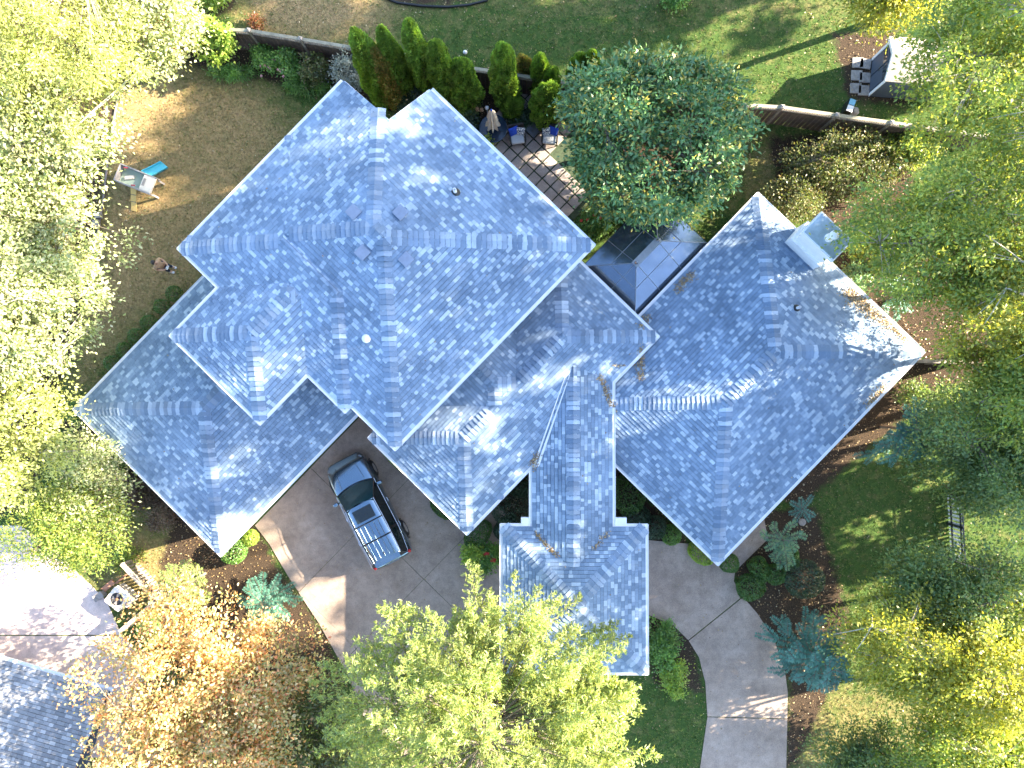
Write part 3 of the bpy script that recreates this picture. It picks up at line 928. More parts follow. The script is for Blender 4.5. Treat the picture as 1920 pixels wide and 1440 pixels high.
def frond_plant(name, label, base, height, fronds, mat, seed=0, group=None, leaf=.17, wid=.035, lean=(0, 0), cat='conifer', sub=0):
    """stiff boughs with two rows of narrow leaves. fronds: (azimuth deg, height fraction, length, rise)"""
    rg = np.random.default_rng(seed); base = Vector((base[0], base[1], 0))
    root = thing(name, label, cat, base, 0, group)
    tip = base + Vector((lean[0], lean[1], height))
    mb = MB(); mb.tube([base - Vector((0, 0, .05)), base.lerp(tip, .5), tip], [.07, .05, .02], 7)
    CV = []; CF = []; off = 0
    todo = []
    for az, hf, ln, rise in fronds:
        a_ = math.radians(az); d = Vector((math.cos(a_), math.sin(a_), 0))
        o = base.lerp(tip, hf)
        todo.append((o, d, ln, rise))
        for s_ in range(sub):
            t = rg.uniform(.25, .8); sg = 1 if s_ % 2 else -1
            d2 = Matrix.Rotation(sg * rg.uniform(.5, .9), 3, 'Z') @ d
            q_ = o + d * ln * t + Vector((0, 0, rise * t - .18 * ln * t * t))
            todo.append((q_, d2, ln * rg.uniform(.3, .5), rise * .3))
    for o, d, ln, rise in todo:
        ns = max(8, int(ln / .052))
        ts = np.linspace(.06, 1, ns)
        P = np.array([tuple(o)]) + ts[:, None] * np.array([tuple(d)]) * ln
        P[:, 2] += rise * ts - .18 * ln * ts ** 2
        P[:, 2] = np.maximum(P[:, 2], .08)
        mb.tube([Vector(P[0]), Vector(P[ns // 2]), Vector(P[-1])], [.014, .01, .004], 4, False)
        sd = np.array([-d.y, d.x, 0])
        for sg in (-1, 1):
            lv = leaf * np.minimum(1, .55 + 1.6 * np.minimum(ts, (1.03 - ts) * 1.2)) * rg.uniform(.85, 1.15, ns)
            A = sd * sg + np.array(tuple(d)) * .35 + rg.normal(size=(ns, 3)) * .12 + np.array([0, 0, .12])
            A = unit(A); C = P + A * lv[:, None] * .5
            V_, F_ = leaves(C, A, np.array([0, 0, 1.0]) + rg.normal(size=(ns, 3)) * .25, lv, wid, .1)
            CV.append(V_); CF.append(F_ + off); off += len(V_)
    mb.build('trunk', M_BARK, root)
    crown_obj('crown', np.concatenate(CV), np.concatenate(CF), mat, root)
    return root

def arborvitae_mesh(seed, H_, R_, n, lumps=7):
    rg = np.random.default_rng(seed)
    z = rg.uniform(0.01, 1, n) ** .85; an = rg.uniform(0, 2 * math.pi, n)
    prof = np.sqrt(np.clip(1 - z ** 2.4, 0, 1)) * (0.72 + .28 * np.minimum(1, z * 4))
    rr = R_ * prof * (1 + .13 * np.sin(an * 3 + z * 7 + seed) + .10 * np.sin(an * lumps - z * 16 + seed)) * (1 - .35 * rg.uniform(0, 1, n) ** 2)
    C = np.stack([rr * np.cos(an), rr * np.sin(an), z * H_], 1)
    out = np.stack([np.cos(an), np.sin(an), np.zeros(n)], 1)
    A = out * .55 + np.array([0, 0, 1.0]) + rg.normal(size=C.shape) * .28
    tg = np.stack([-np.sin(an), np.cos(an), np.zeros(n)], 1)
    N = tg * np.where(rg.uniform(size=n) < .5, -1, 1)[:, None] + out * .7 + np.array([0, 0, .5]) + rg.normal(size=C.shape) * .4
    s_ = rg.uniform(.7, 1.3, n)
    V_, F_ = leaves(C, A, N, .17 * s_, .085 * s_, .1)
    return V_, F_
def arborvitae(label, px, py, H_, R_, seed, mat, group='arborvitae along the back fence', n=5200, tilt=(0, 0)):
    b_ = at(px, py, 0)
    root = thing('arborvitae', label, 'arborvitae', b_, 0, group)
    V_, F_ = arborvitae_mesh(seed, H_, R_, n)
    V_ = V_ + np.array([b_.x, b_.y, 0.0]) + V_[:, 2:3] * np.array([[tilt[0], tilt[1], 0]])
    mb = MB(); mb.tube([(b_.x, b_.y, -.05), (b_.x + tilt[0] * H_ * .85, b_.y + tilt[1] * H_ * .85, H_ * .85)], [.07, .02], 6); mb.build('trunk', M_BARK, root)
    crown_obj('crown', V_, F_, mat, root)
    return root

def box_bush(name, label, px, py, r, h, mat, seed, group=None, n=1800, cat='shrub', L=.07, sq=1.0, stretch=(1, 1), rz=0.0, base=None):
    """clipped dense shrub"""
    rg = np.random.default_rng(seed); b_ = at(px, py, 0) if base is None else Vector(base)
    root = thing(name, label, cat, b_, 0, group)
    D = unit(rg.normal(size=(n * 2, 3))); D = D[D[:, 2] > -.55][:n]
    p = 2 + 2 * sq
    k_ = (np.abs(D) ** p).sum(1) ** (-1 / p)
    rr = k_ * (1 - .22 * rg.uniform(0, 1, len(D)) ** 2) * lobed(rg, D, 10, .12)
    C = D * rr[:, None] * np.array([r * stretch[0], r * stretch[1], h * .5])
    c_, s_ = math.cos(rz), math.sin(rz)
    C = np.stack([C[:, 0] * c_ - C[:, 1] * s_, C[:, 0] * s_ + C[:, 1] * c_, C[:, 2] + h * .5], 1)
    C[:, 2] = np.maximum(C[:, 2], .03)
    A = D * .6 + rg.normal(size=C.shape) * .7; N = D + rg.normal(size=C.shape) * .5 + np.array([0, 0, .3])
    s2 = rg.uniform(.7, 1.3, len(C))
    V_, F_ = leaves(C + np.array([b_.x, b_.y, 0]), A, N, L * s2, L * .62 * s2)
    mb = MB()
    for k in range(5):
        a_ = k * 1.256; mb.tube([(b_.x, b_.y, -.03), (b_.x + math.cos(a_) * r * .5, b_.y + math.sin(a_) * r * .5, h * .7)], [.02, .008], 4, False)
    mb.build('stem', M_BARK, root)
    crown_obj('foliage', V_, F_, mat, root)
    return root

LM = dict(
    bright=leafmat('sunny_yellow_green_leaf', [(0.105, 0.140, 0.045), (0.155, 0.182, 0.090), (0.190, 0.208, 0.125), (0.130, 0.160, 0.065), (0.22, 0.215, 0.14)], .3, gain=2.3),
    pale=leafmat('pale_feathery_leaf', [(0.150, 0.180, 0.060), (0.190, 0.215, 0.075), (0.170, 0.195, 0.070), (0.22, 0.23, 0.09)], .45, gain=2.3),
    right=leafmat('fresh_green_leaf', [(0.070, 0.115, 0.028), (0.100, 0.150, 0.035), (0.135, 0.175, 0.040), (0.190, 0.195, 0.040), (0.090, 0.130, 0.032)], .5, gain=2.3),
    rightd=leafmat('cool_green_leaf', [(0.050, 0.095, 0.035), (0.070, 0.120, 0.045), (0.095, 0.145, 0.050), (0.130, 0.165, 0.055)], .45, gain=1.9),
    rightl=leafmat('golden_green_leaf', [(0.150, 0.180, 0.030), (0.205, 0.215, 0.035), (0.250, 0.235, 0.040), (0.120, 0.155, 0.030)], .5, gain=1.9),
    orange=leafmat('autumn_orange_leaf', [(0.290, 0.165, 0.075), (0.260, 0.195, 0.090), (0.205, 0.195, 0.080), (0.300, 0.125, 0.075), (0.170, 0.175, 0.065), (0.110, 0.140, 0.050), (0.290, 0.245, 0.14), (0.32, 0.28, 0.18), (0.140, 0.160, 0.06)], .45, tcol=(1.3, 1.0, .5), gain=2.7),
    pine=leafmat('soft_pine_needle', [(0.130, 0.180, 0.062), (0.170, 0.215, 0.066), (0.205, 0.235, 0.070), (0.110, 0.168, 0.072), (0.225, 0.240, 0.08)], .42, clump=.6, cscale=.7, gain=2),
    magn=leafmat('glossy_magnolia_leaf', [(0.032, 0.085, 0.030), (0.046, 0.112, 0.040), (0.066, 0.142, 0.050), (0.038, 0.098, 0.034), (0.076, 0.150, 0.048), (0.054, 0.124, 0.042), (0.24, 0.21, 0.04)], .15, rough=.42, gain=1.9),
    arb=leafmat('arborvitae_spray', [(0.060, 0.115, 0.020), (0.085, 0.145, 0.024), (0.110, 0.170, 0.028), (0.075, 0.130, 0.022)], .3, clump=.6, cscale=2.2, gain=2.7),
    arbb=leafmat('browning_arborvitae_spray', [(0.100, 0.120, 0.026), (0.17, 0.14, 0.04), (0.24, 0.16, 0.06), (0.085, 0.125, 0.026)], .3, clump=.6, cscale=2.2, gain=2.2),
    box=leafmat('boxwood_leaf', [(0.030, 0.080, 0.014), (0.045, 0.105, 0.018), (0.060, 0.125, 0.022)], .25, clump=.5, cscale=3, gain=1.6),
    boxd=leafmat('dark_evergreen_leaf', [(0.018, 0.045, 0.022), (0.026, 0.060, 0.028), (0.038, 0.075, 0.034)], .2, clump=.5, cscale=3),
    teal=leafmat('blue_green_conifer_leaf', [(0.045, 0.125, 0.095), (0.060, 0.155, 0.115), (0.080, 0.180, 0.135), (0.050, 0.140, 0.10)], .2, tcol=(1.1, 1.2, .8), gain=1.6),
    tealg=leafmat('green_conifer_leaf', [(0.060, 0.135, 0.070), (0.085, 0.170, 0.085), (0.110, 0.190, 0.090), (0.14, 0.20, 0.08)], .3, gain=1.7),
    frondy=leafmat('yellow_green_conifer_leaf', [(0.130, 0.185, 0.055), (0.165, 0.215, 0.065), (0.20, 0.235, 0.075)], .35, gain=2),
    shrub=leafmat('mid_green_leaf', [(0.040, 0.095, 0.022), (0.060, 0.125, 0.028), (0.085, 0.155, 0.032)], .35, gain=2.4),
    shruby=leafmat('lime_green_leaf', [(0.100, 0.170, 0.030), (0.135, 0.200, 0.034), (0.165, 0.215, 0.04)], .4, gain=2.4),
    silver=leafmat('silvery_leaf', [(0.21, 0.235, 0.20), (0.27, 0.29, 0.25), (0.16, 0.19, 0.16)], .25, tcol=(1, 1, .9)),
    brown=leafmat('bronze_green_leaf', [(0.075, 0.095, 0.035), (0.11, 0.115, 0.045), (0.065, 0.10, 0.03), (0.15, 0.115, 0.06), (0.10, 0.135, 0.035), (0.08,0.12,0.03)], .35, gain=1.3),
    red=leafmat('reddish_leaf', [(0.26, 0.09, 0.05), (0.20, 0.13, 0.05), (0.30, 0.14, 0.06), (0.16, 0.15, 0.05)], .4, tcol=(1.3, .9, .5)),
    mauve=leafmat('brownish_shrub_leaf', [(0.13, 0.085, 0.065), (0.16, 0.11, 0.08), (0.10, 0.085, 0.05)], .25, tcol=(1.2, 1, .8)),
)

# --- trees to the left, in full sun
def T(kind, label, bpx, cpx, cz, radii, K, n, L, W, mat, seed, **kw):
    b_ = at(*bpx, 0); c_ = at(*cpx, cz)
    return broadleaf(kind, label, b_, tuple(c_), radii, K, n, L, W, LM[mat], seed=seed, **kw)
gl = 'sunlit trees along the left edge'
T('feathery_tree', 'pale feathery tree filling the top left corner, tips over the fence line', (60, 130), (85, 75), 7.0, (3.2, 2.7, 2.2), 230, 90, .17, .05, 'pale', 11, group=gl, bark=M_BARKG)
T('maple_tree', 'yellow-green tree at the top left, leaning over the bed by the fence end', (300, 90), (290, 45), 5.0, (2.0, 2.0, 1.7), 120, 80, .13, .09, 'bright', 12, group=gl)
T('broadleaf_tree', 'bright yellow-green tree left of the play climber', (50, 330), (40, 285), 6.5, (3.0, 2.9, 2.3), 240, 90, .16, .09, 'bright', 13, group=gl)
T('broadleaf_tree', 'bright yellow-green tree reaching right beside the two stone blocks', (60, 450), (60, 430), 5.6, (2.4, 1.9, 1.9), 170, 90, .14, .08, 'bright', 14, group=gl)
T('broadleaf_tree', 'large bright tree on the left edge, level with the hedge beside the garage', (40, 610), (15, 580), 6.6, (2.9, 2.7, 2.2), 260, 90, .15, .085, 'bright', 15, group=gl, bark=M_BARKG)
T('broadleaf_tree', 'thin bright tree with bare twigs showing, left of the garage roof corner', (20, 790), (5, 800), 6.0, (2.0, 2.8, 2.0), 170, 70, .14, .08, 'pale', 16, group=gl, bark=M_BARKG, limbs=16, twig=.018)
T('small_tree', 'small yellow-green tree against the lower left garage eave', (175, 890), (178, 868), 3.0, (1.6, 1.6, 1.2), 90, 80, .14, .06, 'bright', 17, group=gl)
T('cedar_tree', 'rounded green cedar at the edge of the white sunlit drive', (140, 1000), (132, 990), 3.4, (1.9, 1.8, 1.6), 150, 100, .12, .05, 'right', 18, group=gl)
T('autumn_tree', 'orange and gold autumn tree between the pale drive and the garage court', (430, 1280), (398, 1328), 4.6, (4.2, 3.75, 2.3), 410, 95, .14, .085, 'orange', 19, limbs=12)
T('autumn_tree', 'low bronze-green tree at the foot of the orange tree by the court', (520, 1380), (590, 1370), 3.0, (2.0, 2.4, 1.6), 140, 80, .13, .08, 'brown', 20)
c_ = at(916, 1332, 7.0); b_ = at(930, 1250, 0)
plume_tree('pine_tree', 'tall soft yellow-green pine in front of the porch roof', b_, tuple(c_), (4.4, 4.0, 3.6), 520, 240, LM['pine'], 21, L=.17, W=.036)
c_ = at(1186, 250, 3.6)
broadleaf('magnolia_tree', 'big dark glossy magnolia beside the paved patio', at(1190, 260, 0), tuple(c_), (3.6, 3.5, 2.4), 520, 75, .20, .085, LM['magn'], seed=22, rc=.5, low=-.2, outer=4.0, upn=.6, droop=0.0, lob=.65)
# --- trees to the right
gr = 'trees along the right side'
T('broadleaf_tree', 'yellow-green tree at the top edge, left of the small shed roof', (1640, 40), (1665, 0), 4.5, (1.6, 1.1, 1.2), 80, 80, .14, .075, 'rightl', 30, group=gr)
T('ash_tree', 'tall loose green tree covering the top right corner and the shed', (1900, 200), (1882, 125), 8.0, (3.2, 3.6, 2.6), 300, 85, .15, .07, 'right', 31, group=gr, bark=M_BARKG, limbs=14, twig=.018)
T('ash_tree', 'green and gold tree to the right of the white chimney', (1890, 520), (1800, 440), 7.0, (3.9, 2.7, 2.4), 300, 85, .15, .07, 'right', 32, group=gr, bark=M_BARKG, limbs=16, twig=.018)
T('ash_tree', 'leafy tree at the right edge, just above the dark side fence', (1950, 640), (1890, 580), 6.6, (2.7, 2.4, 2.2), 190, 85, .15, .07, 'rightl', 33, group=gr, bark=M_BARKG, limbs=12, twig=.018)
T('ash_tree', 'cool green tree right of the blue-green boughs by the right wing', (1860, 850), (1862, 858), 4.0, (2.8, 2.1, 3.0), 370, 90, .14, .065, 'rightd', 34, group=gr)
T('ash_tree', 'tree with pale limbs at the right edge, below the side fence', (1960, 770), (1905, 745), 6.0, (2.0, 1.9, 1.9), 130, 85, .15, .07, 'right', 35, group=gr, bark=M_BARKG, twig=.018)
T('ash_tree', 'green tree overhanging the white picket fence on the right', (1880, 1080), (1790, 1112), 4.0, (3.2, 1.5, 2.8), 290, 90, .14, .065, 'rightd', 36, group=gr)
T('ash_tree', 'golden sunlit tree with long bare pale limbs at the lower right', (1980, 1230), (1815, 1245), 4.8, (3.4, 2.3, 3.2), 400, 85, .14, .075, 'rightl', 37, group=gr, bark=M_BARKG, limbs=20, twig=.022)
T('ash_tree', 'yellow-green tree in the bottom right corner', (1930, 1430), (1830, 1410), 4.2, (3.0, 1.7, 2.8), 270, 85, .14, .07, 'right', 38, group=gr, bark=M_BARKG, limbs=14, twig=.018)
T('broadleaf_tree', 'low dark green tree at the bottom edge right of the curving drive', (1630, 1430), (1620, 1425), 2.2, (2.6, 1.3, 1.3), 120, 80, .13, .06, 'rightd', 39, group=gr)
# --- tall trees that stand just outside the right edge and shade the house
shade = []
def tall(x, y, z0, z1, rx, label, seed, K=260):
    return broadleaf('tall_tree', label, (x, y), (x, y, (z0 + z1) / 2), (1.8, rx, (z1 - z0) / 2), K, 170, .42, .28, LM['right'], seed=seed, rc=.95, flat=.9, trunk=.30, group='tall trees beyond the right edge', outer=2.4, low=-.98, lob=.2, limbs=12)
ts = [(31, 3.2, 9, 21, 3.8, 62), (32, 10.4, 13, 29.5, 4.3, 52), (31, 16.8, 13, 31.5, 4.8, 56), (34, 24.5, 5, 30, 4.8, 84), (33, 32, 8, 26, 4.5, 70), (29, -1.2, 3.5, 18.5, 3.1, 58)]
for k, (x, y, z0, z1, rx, K) in enumerate(ts):
    tall(x, y, z0, z1, rx, 'tall shade tree standing beyond the right edge of the garden', 50 + k, K)

# ------------------------------------------------------------------ conifers with flat boughs
def ring(n, hf, ln, rise, start=0, jit=12, seed=1):
    r_ = random.Random(seed)
    return [(start + 360 * k / n + r_.uniform(-jit, jit), hf + r_.uniform(-.05, .05), ln * r_.uniform(.8, 1.15), rise) for k in range(n)]
gf = 'flat-boughed conifers round the house'
b_ = at(1488, 1195, 0)
frond_plant('blue_conifer', 'large blue-green conifer with layered boughs beside the curving drive', b_, 3.6, ring(11, .25, 1.75, .3, 0, seed=1) + ring(11, .45, 1.55, .4, 15, seed=2) + ring(10, .65, 1.25, .5, 5, seed=3) + ring(8, .82, .9, .5, 20, seed=4) + ring(6, .95, .55, .5, 0, seed=5), LM['teal'], 61, gf, leaf=.20, wid=.062, lean=(.15, -.1), sub=1)
b_ = at(1652, 800, 0)
frond_plant('blue_conifer', 'blue-green conifer boughs reaching out from the right roof corner', b_, 3.0, [(95, .95, 1.3, .3), (-8, .7, 1.9, .3), (-100, .5, 1.4, .1), (-115, .75, 1.7, .2), (-75, .5, 1.2, .1), (-60, .8, 1.2, .2), (-140, .7, 1.6, .1), (-125, .35, 1.9, .1), (60, .9, .9, .3), (20, .9, 1.2, .3), (-30, .95, 1.0, .3), (180, .95, .8, .2), (-90, .95, 1.2, .3), (-160, .9, 1.2, .2)] + ring(6, .85, .8, .3, seed=3), LM['teal'], 62, gf, leaf=.18, wid=.058, sub=2)
b_ = at(1640, 565, 0)
frond_plant('blue_conifer', 'small blue-green conifer under the eave below the white chimney', b_, 2.0, [(35, .9, 1.1, .3), (20, .7, 1.2, .2), (-40, .8, 1.0, .2), (-70, .7, 1.0, .1), (-100, .6, .9, .1), (130, .8, .9, .2), (100, .9, .8, .2), (60, .7, .9, .2)], LM['teal'], 63, gf, leaf=.17, wid=.055, sub=1)
b_ = at(1494, 950, 0)
frond_plant('blue_conifer', 'tuft of blue-green fronds on the edge of the shaded right lawn', b_, .7, [(55, .9, .7, .2), (-30, .9, .6, .15), (-60, .9, .6, .1), (150, .8, .6, .2), (200, .9, .6, .1), (100, .8, .5, .2), (235, .9, .7, .2)], LM['teal'], 64, gf, leaf=.16, wid=.055)
b_ = at(1445, 1000, 0)
frond_plant('green_conifer', 'light green drooping fronds below the bottom corner of the right wing', b_, 1.6, [(-80, .95, 1.3, .1), (-95, .9, 1.25, .1), (-65, .9, 1.2, .1), (-110, .85, 1.0, .1), (170, .9, .9, .2), (130, .9, .8, .2), (20, .9, .9, .2), (60, .8, .8, .2), (-30, .85, .8, .1), (210, .9, .8, .1), (0, .95, .5, .2)], LM['tealg'], 65, gf, leaf=.19, wid=.055, sub=1)
b_ = at(385, 1075, 0)
frond_plant('green_conifer', 'sunlit pale green conifer below the bottom garage corner', b_, 2.4, [(-45, .95, 1.1, .1), (-20, .9, 1.2, .1), (-70, .95, 1.0, .1), (-100, .9, .9, .1), (-130, .9, 1.0, .1), (180, .9, 1.2, .1), (150, .9, 1.1, .2), (130, .8, 1.1, .3), (60, .8, 1.0, .2), (20, .9, 1.0, .2), (95, .8, 1.0, .2), (-155, .8, 1.1, .1)], LM['frondy'], 66, gf, leaf=.22, wid=.06, sub=1)
b_ = at(520, 1110, 0)
frond_plant('blue_conifer', 'blue-green conifer at the edge of the garage court above the orange tree', b_, 2.0, ring(9, .4, 1.3, .2, seed=7) + ring(8, .7, 1.1, .3, 15, seed=8) + ring(6, .92, .7, .4, seed=9), LM['teal'], 67, gf, leaf=.19, wid=.055, sub=1)

# ------------------------------------------------------------------ arborvitae by the back fence (pixel of the base)
for lab, px, py, H_, R_, sd, mt, tl in (
    ('leftmost tall arborvitae beside the silvery shrub', 727, 190, 6.3, .62, 1, 'arb', (-.01, 0)),
    ('tall arborvitae with a dead brown patch above the roof notch', 745, 192, 5.0, .58, 2, 'arbb', (-.01, 0)),
    ('tall dark arborvitae right of the brown-patched one', 765, 180, 6.0, .50, 3, 'arb', (-.01, 0)),
    ('tallest arborvitae, its tip beyond the fence behind the upper roof corner', 808, 178, 6.4, .55, 4, 'arb', (-.005, .0)),
    ('tall arborvitae just right of the tallest one', 842, 190, 5.4, .62, 5, 'arb', (0, 0)),
    ('broad arborvitae leaning right, next to the white ball', 878, 196, 4.2, .68, 6, 'arb', (.0, 0)),
    ('slender upright arborvitae standing alone above the patio umbrella', 948, 190, 5.2, .60, 7, 'arb', (0, .0)),
    ('small browning arborvitae beside the slender upright one', 980, 155, 2.4, .45, 8, 'arbb', (0, 0)),
    ('low arborvitae below the slender upright one', 962, 212, 1.6, .48, 9, 'arb', (0, 0)),
    ('pointed arborvitae above the patio chairs, rear left of a cluster', 1010, 168, 3.2, .48, 10, 'arb', (0, 0)),
    ('pointed arborvitae above the patio chairs, middle of a cluster', 1032, 180, 2.6, .46, 11, 'arb', (0, 0)),
    ('squat rounded arborvitae nearest the patio chairs', 1024, 218, 3.0, .80, 12, 'arb', (0, 0)),
    ('double-tipped arborvitae touching the magnolia crown', 1078, 165, 3.1, .50, 13, 'arb', (.02, 0)),
    ('small arborvitae between the magnolia and the double-tipped one', 1096, 165, 3.4, .42, 14, 'arb', (.02, 0))):
    arborvitae(lab, px, py, H_, R_, sd, LM[mt], tilt=tl, n=int(3600 + 1000 * H_))

# ------------------------------------------------------------------ clipped shrubs
gb = 'clipped boxwoods'
for k, (px, py) in enumerate(((334, 553), (312, 577), (287, 607), (264, 632), (243, 658), (220, 682))):
    names = ('topmost', 'second from the top', 'third from the top', 'fourth from the top', 'fifth from the top', 'lowest')
    box_bush('boxwood', f'small round boxwood along the upper garage eave, {names[k]} of six', px, py, .36, .7, LM['box'], 70 + k, gb, 900, L=.06, sq=.2)
for lab, px, py, r, h, mt, st, rz, sq in (
    ('round boxwood nearest the drive, left of the big blue conifer', 1402, 1095, .62, .9, 'box', (1, .9), .3, .4),
    ('boxwood next up from the one nearest the drive, squarish', 1418, 1064, .5, .8, 'box', (.8, 1.1), .5, .8),
    ('boxwood tucked under the light green drooping fronds', 1448, 1072, .45, .8, 'box', (.9, 1), .2, .6),
    ('small boxwood furthest right beside the light green fronds', 1475, 1040, .45, .8, 'box', (.8, 1.2), .2, .3),
    ('dark bluish rounded shrub above the big blue conifer', 1497, 1080, .8, 1.2, 'boxd', (1, 1), 0, .1),
    ('boxwood peeking out under the bottom corner of the right wing', 1362, 1052, .42, .8, 'box', (1, 1), 0, .2),
    ('light green mound under the lower left eave of the right wing', 1310, 1035, .5, .6, 'shruby', (1.3, .8), -.6, .1),
    ('dark evergreen mound left of the porch link, largest', 962, 945, .95, 1.2, 'boxd', (1, 1), 0, .1),
    ('dark evergreen mound in the angle left of the porch link, upper', 978, 905, .6, 1.1, 'boxd', (1, 1), 0, .1),
    ('small dark mound beside the cornice left of the porch link', 950, 985, .55, .8, 'boxd', (1.2, .8), .7, .1),
    ('green mound under the bottom corner of the middle wing', 898, 998, .6, .9, 'box', (.8, 1.2), -.7, .1),
    ('green mound at the court edge, left of the middle wing corner', 828, 952, .42, .6, 'box', (.7, 1.4), .8, .1),
    ('dark green mound right of the porch link', 1178, 920, .75, 1.1, 'box', (.9, 1.3), 0, .1),
    ('second dark mound right of the porch link, lower', 1190, 968, .65, .9, 'boxd', (1, .9), 0, .1),
    ('small clipped shrub in the angle right of the porch link', 1222, 985, .55, .9, 'boxd', (1, 1), 0, .1),
    ('clipped shrub beside the right wing eave above the porch corner', 1255, 1000, .45, .7, 'shrub', (1, 1), 0, .1),
    ('round sunlit boxwood at the garage corner by the court', 475, 1005, .36, .7, 'shruby', (1, 1), 0, .1),
    ('larger green shrub under the bottom garage corner', 446, 1028, .62, .9, 'shrub', (1, 1), 0, .1),
    ('bright green shrub beside the small slatted fence', 288, 1178, .55, .8, 'shrub', (1, 1), 0, .1),
    ('weeds at the foot of the middle wing along the car side', 742, 862, .5, .25, 'shruby', (.45, 1.9), .8, .0),
):
    box_bush('clipped_shrub', lab, px, py, r, h, LM[mt], sum(map(ord, lab)) % 9973, gb, int(1900 * r / .5), L=.075, sq=sq, stretch=st, rz=rz)

# ------------------------------------------------------------------ loose shrubs and bedding
def S(kind, lab, px, py, z, rad, K, n, L, W, mt, sd, **kw):
    b_ = at(px, py, 0); c_ = (b_.x, b_.y, z)
    return broadleaf(kind, lab, b_, c_, rad, K, n, L, W, LM[mt], seed=sd, cat=kw.pop('cat', 'shrub'), rc=kw.pop('rc', .22), trunk=kw.pop('trunk', .025), limbs=5, stem_name='stem', twig=.006, **kw)
gs = 'loose shrubs in the beds'
S('silver_shrub', 'silvery grey shrub behind the top left roof corner', 664, 160, .95, (.75, 1.0, .8), 80, 50, .09, .05, 'silver', 80, group=gs)
S('maple_sapling', 'lime green young maple leaning over the back fence, left part', 425, 105, 1.3, (1.0, .95, 1.1), 70, 40, .14, .10, 'shruby', 81, group=gs, cat='sapling')
S('maple_sapling', 'reddish young maple at the left end of the back fence', 350, 95, 1.5, (.8, .8, 1.0), 60, 40, .13, .09, 'red', 82, group=gs, cat='sapling')
S('flowering_shrub', 'green shrub with small pink flowers below the back fence', 508, 122, .6, (.6, .6, .6), 60, 40, .09, .06, 'shrub', 83, group=gs)
S('leafy_shrub', 'mid green shrub right of the pink-flowered one', 548, 130, .6, (.45, .7, .7), 50, 40, .10, .07, 'shrub', 84, group=gs)
S('leafy_shrub', 'yellowish shrub by the back fence, left of the silvery shrub', 600, 145, .7, (.7, .6, .7), 55, 40, .10, .07, 'brown', 85, group=gs)
S('grassy_clump', 'dark strappy clump along the lawn edge, left of the pink flowers', 445, 140, .25, (1.2, .35, .3), 60, 30, .22, .03, 'shrub', 86, group=gs)
S('grassy_clump', 'dark strappy clump along the lawn edge, right of the pink flowers', 580, 165, .25, (1.1, .4, .3), 60, 30, .22, .03, 'shrub', 87, group=gs)
S('leafy_shrub', 'dark bluish shrub between two arborvitae above the roof notch', 780, 205, .7, (.7, .5, .7), 50, 40, .10, .06, 'boxd', 88, group=gs)
S('hydrangea', 'hydrangea with peach flower heads above the patio umbrella', 868, 210, .5, (.75, .6, .5), 60, 40, .12, .08, 'rightd', 89, group=gs)
S('hosta', 'bluish ground plants beside the upper roof edge, left of the umbrella', 880, 240, .35, (.5, .7, .35), 50, 40, .12, .07, 'boxd', 90, group=gs)
S('hosta', 'dark ground plants behind the patio chairs', 985, 228, .3, (1.1, .4, .3), 60, 40, .12, .06, 'boxd', 91, group=gs)
S('leafy_shrub', 'small lime shrub at the lower edge of the round patio table', 918, 265, .4, (.3, .35, .3), 24, 36, .09, .06, 'shruby', 92, group=gs)
S('rose_bush', 'rose bush with red buds between the patio and the gazebo', 1112, 425, .6, (.65, .7, .6), 60, 40, .10, .065, 'shrub', 93, group=gs)
S('bronze_shrub', 'large bronze and green shrub between the back fence and the chimney', 1560, 325, .9, (2.6, 1.4, .9), 260, 50, .11, .06, 'brown', 94, group=gs, rc=.35)
S('bronze_shrub', 'bronze shrub left of the chimney above the right wing roof', 1480, 385, .9, (1.5, .9, .9), 120, 50, .11, .06, 'brown', 95, group=gs, rc=.35)
S('bronze_shrub', 'green shrub right of the chimney, under the tall trees', 1640, 470, 1.1, (1.3, 1.0, 1.0), 120, 50, .12, .07, 'right', 96, group=gs, rc=.35)
S('leafy_shrub', 'leafy plant against the roof edge below the chimney', 1590, 530, .9, (.6, .8, .8), 50, 40, .1, .05, 'tealg', 97, group=gs)
S('leafy_shrub', 'bright green leafy plant nearest the court corner of the porch', 888, 1030, .5, (.38, .36, .4), 40, 40, .11, .085, 'shruby', 98, group=gs)
S('flowering_shrub', 'dark leafy plant with red flowers beside the left porch edge', 922, 1035, .4, (.35, .5, .4), 45, 40, .10, .07, 'shrub', 99, group=gs)
S('leafy_shrub', 'green plant hanging below the bright leafy plant by the porch', 905, 1058, .25, (.45, .3, .25), 30, 36, .10, .07, 'shrub', 100, group=gs)
S('leafy_shrub', 'green bedding along the right side of the porch', 1240, 1200, .45, (.75, 1.2, .45), 110, 40, .10, .07, 'shrub', 101, group=gs)
S('leafy_shrub', 'lower green bedding below the right porch corner', 1265, 1265, .3, (.6, .8, .3), 70, 40, .09, .06, 'shruby', 102, group=gs)
S('twiggy_shrub', 'brownish twiggy shrub along the lower garage eave', 275, 925, .5, (.8, .8, .5), 110, 40, .07, .04, 'mauve', 103, group=gs)
S('twiggy_shrub', 'brownish twiggy shrub lower down the garage eave, next to green fronds', 312, 965, .5, (.7, .7, .5), 90, 40, .07, .04, 'mauve', 104, group=gs)
S('leafy_shrub', 'green plant at the upper left tip of the garage eave', 160, 770, .5, (.5, .6, .5), 40, 40, .09, .05, 'shrub', 105, group=gs)
S('leafy_shrub', 'green plant under the lower garage eave behind the small yellow-green tree', 218, 850, .5, (.5, .7, .5), 40, 40, .09, .06, 'shrub', 106, group=gs)
S('leafy_shrub', 'green undergrowth by the sunlit drive below the rounded cedar', 240, 1045, .3, (.6, .5, .3), 40, 40, .09, .06, 'right', 107, group=gs)
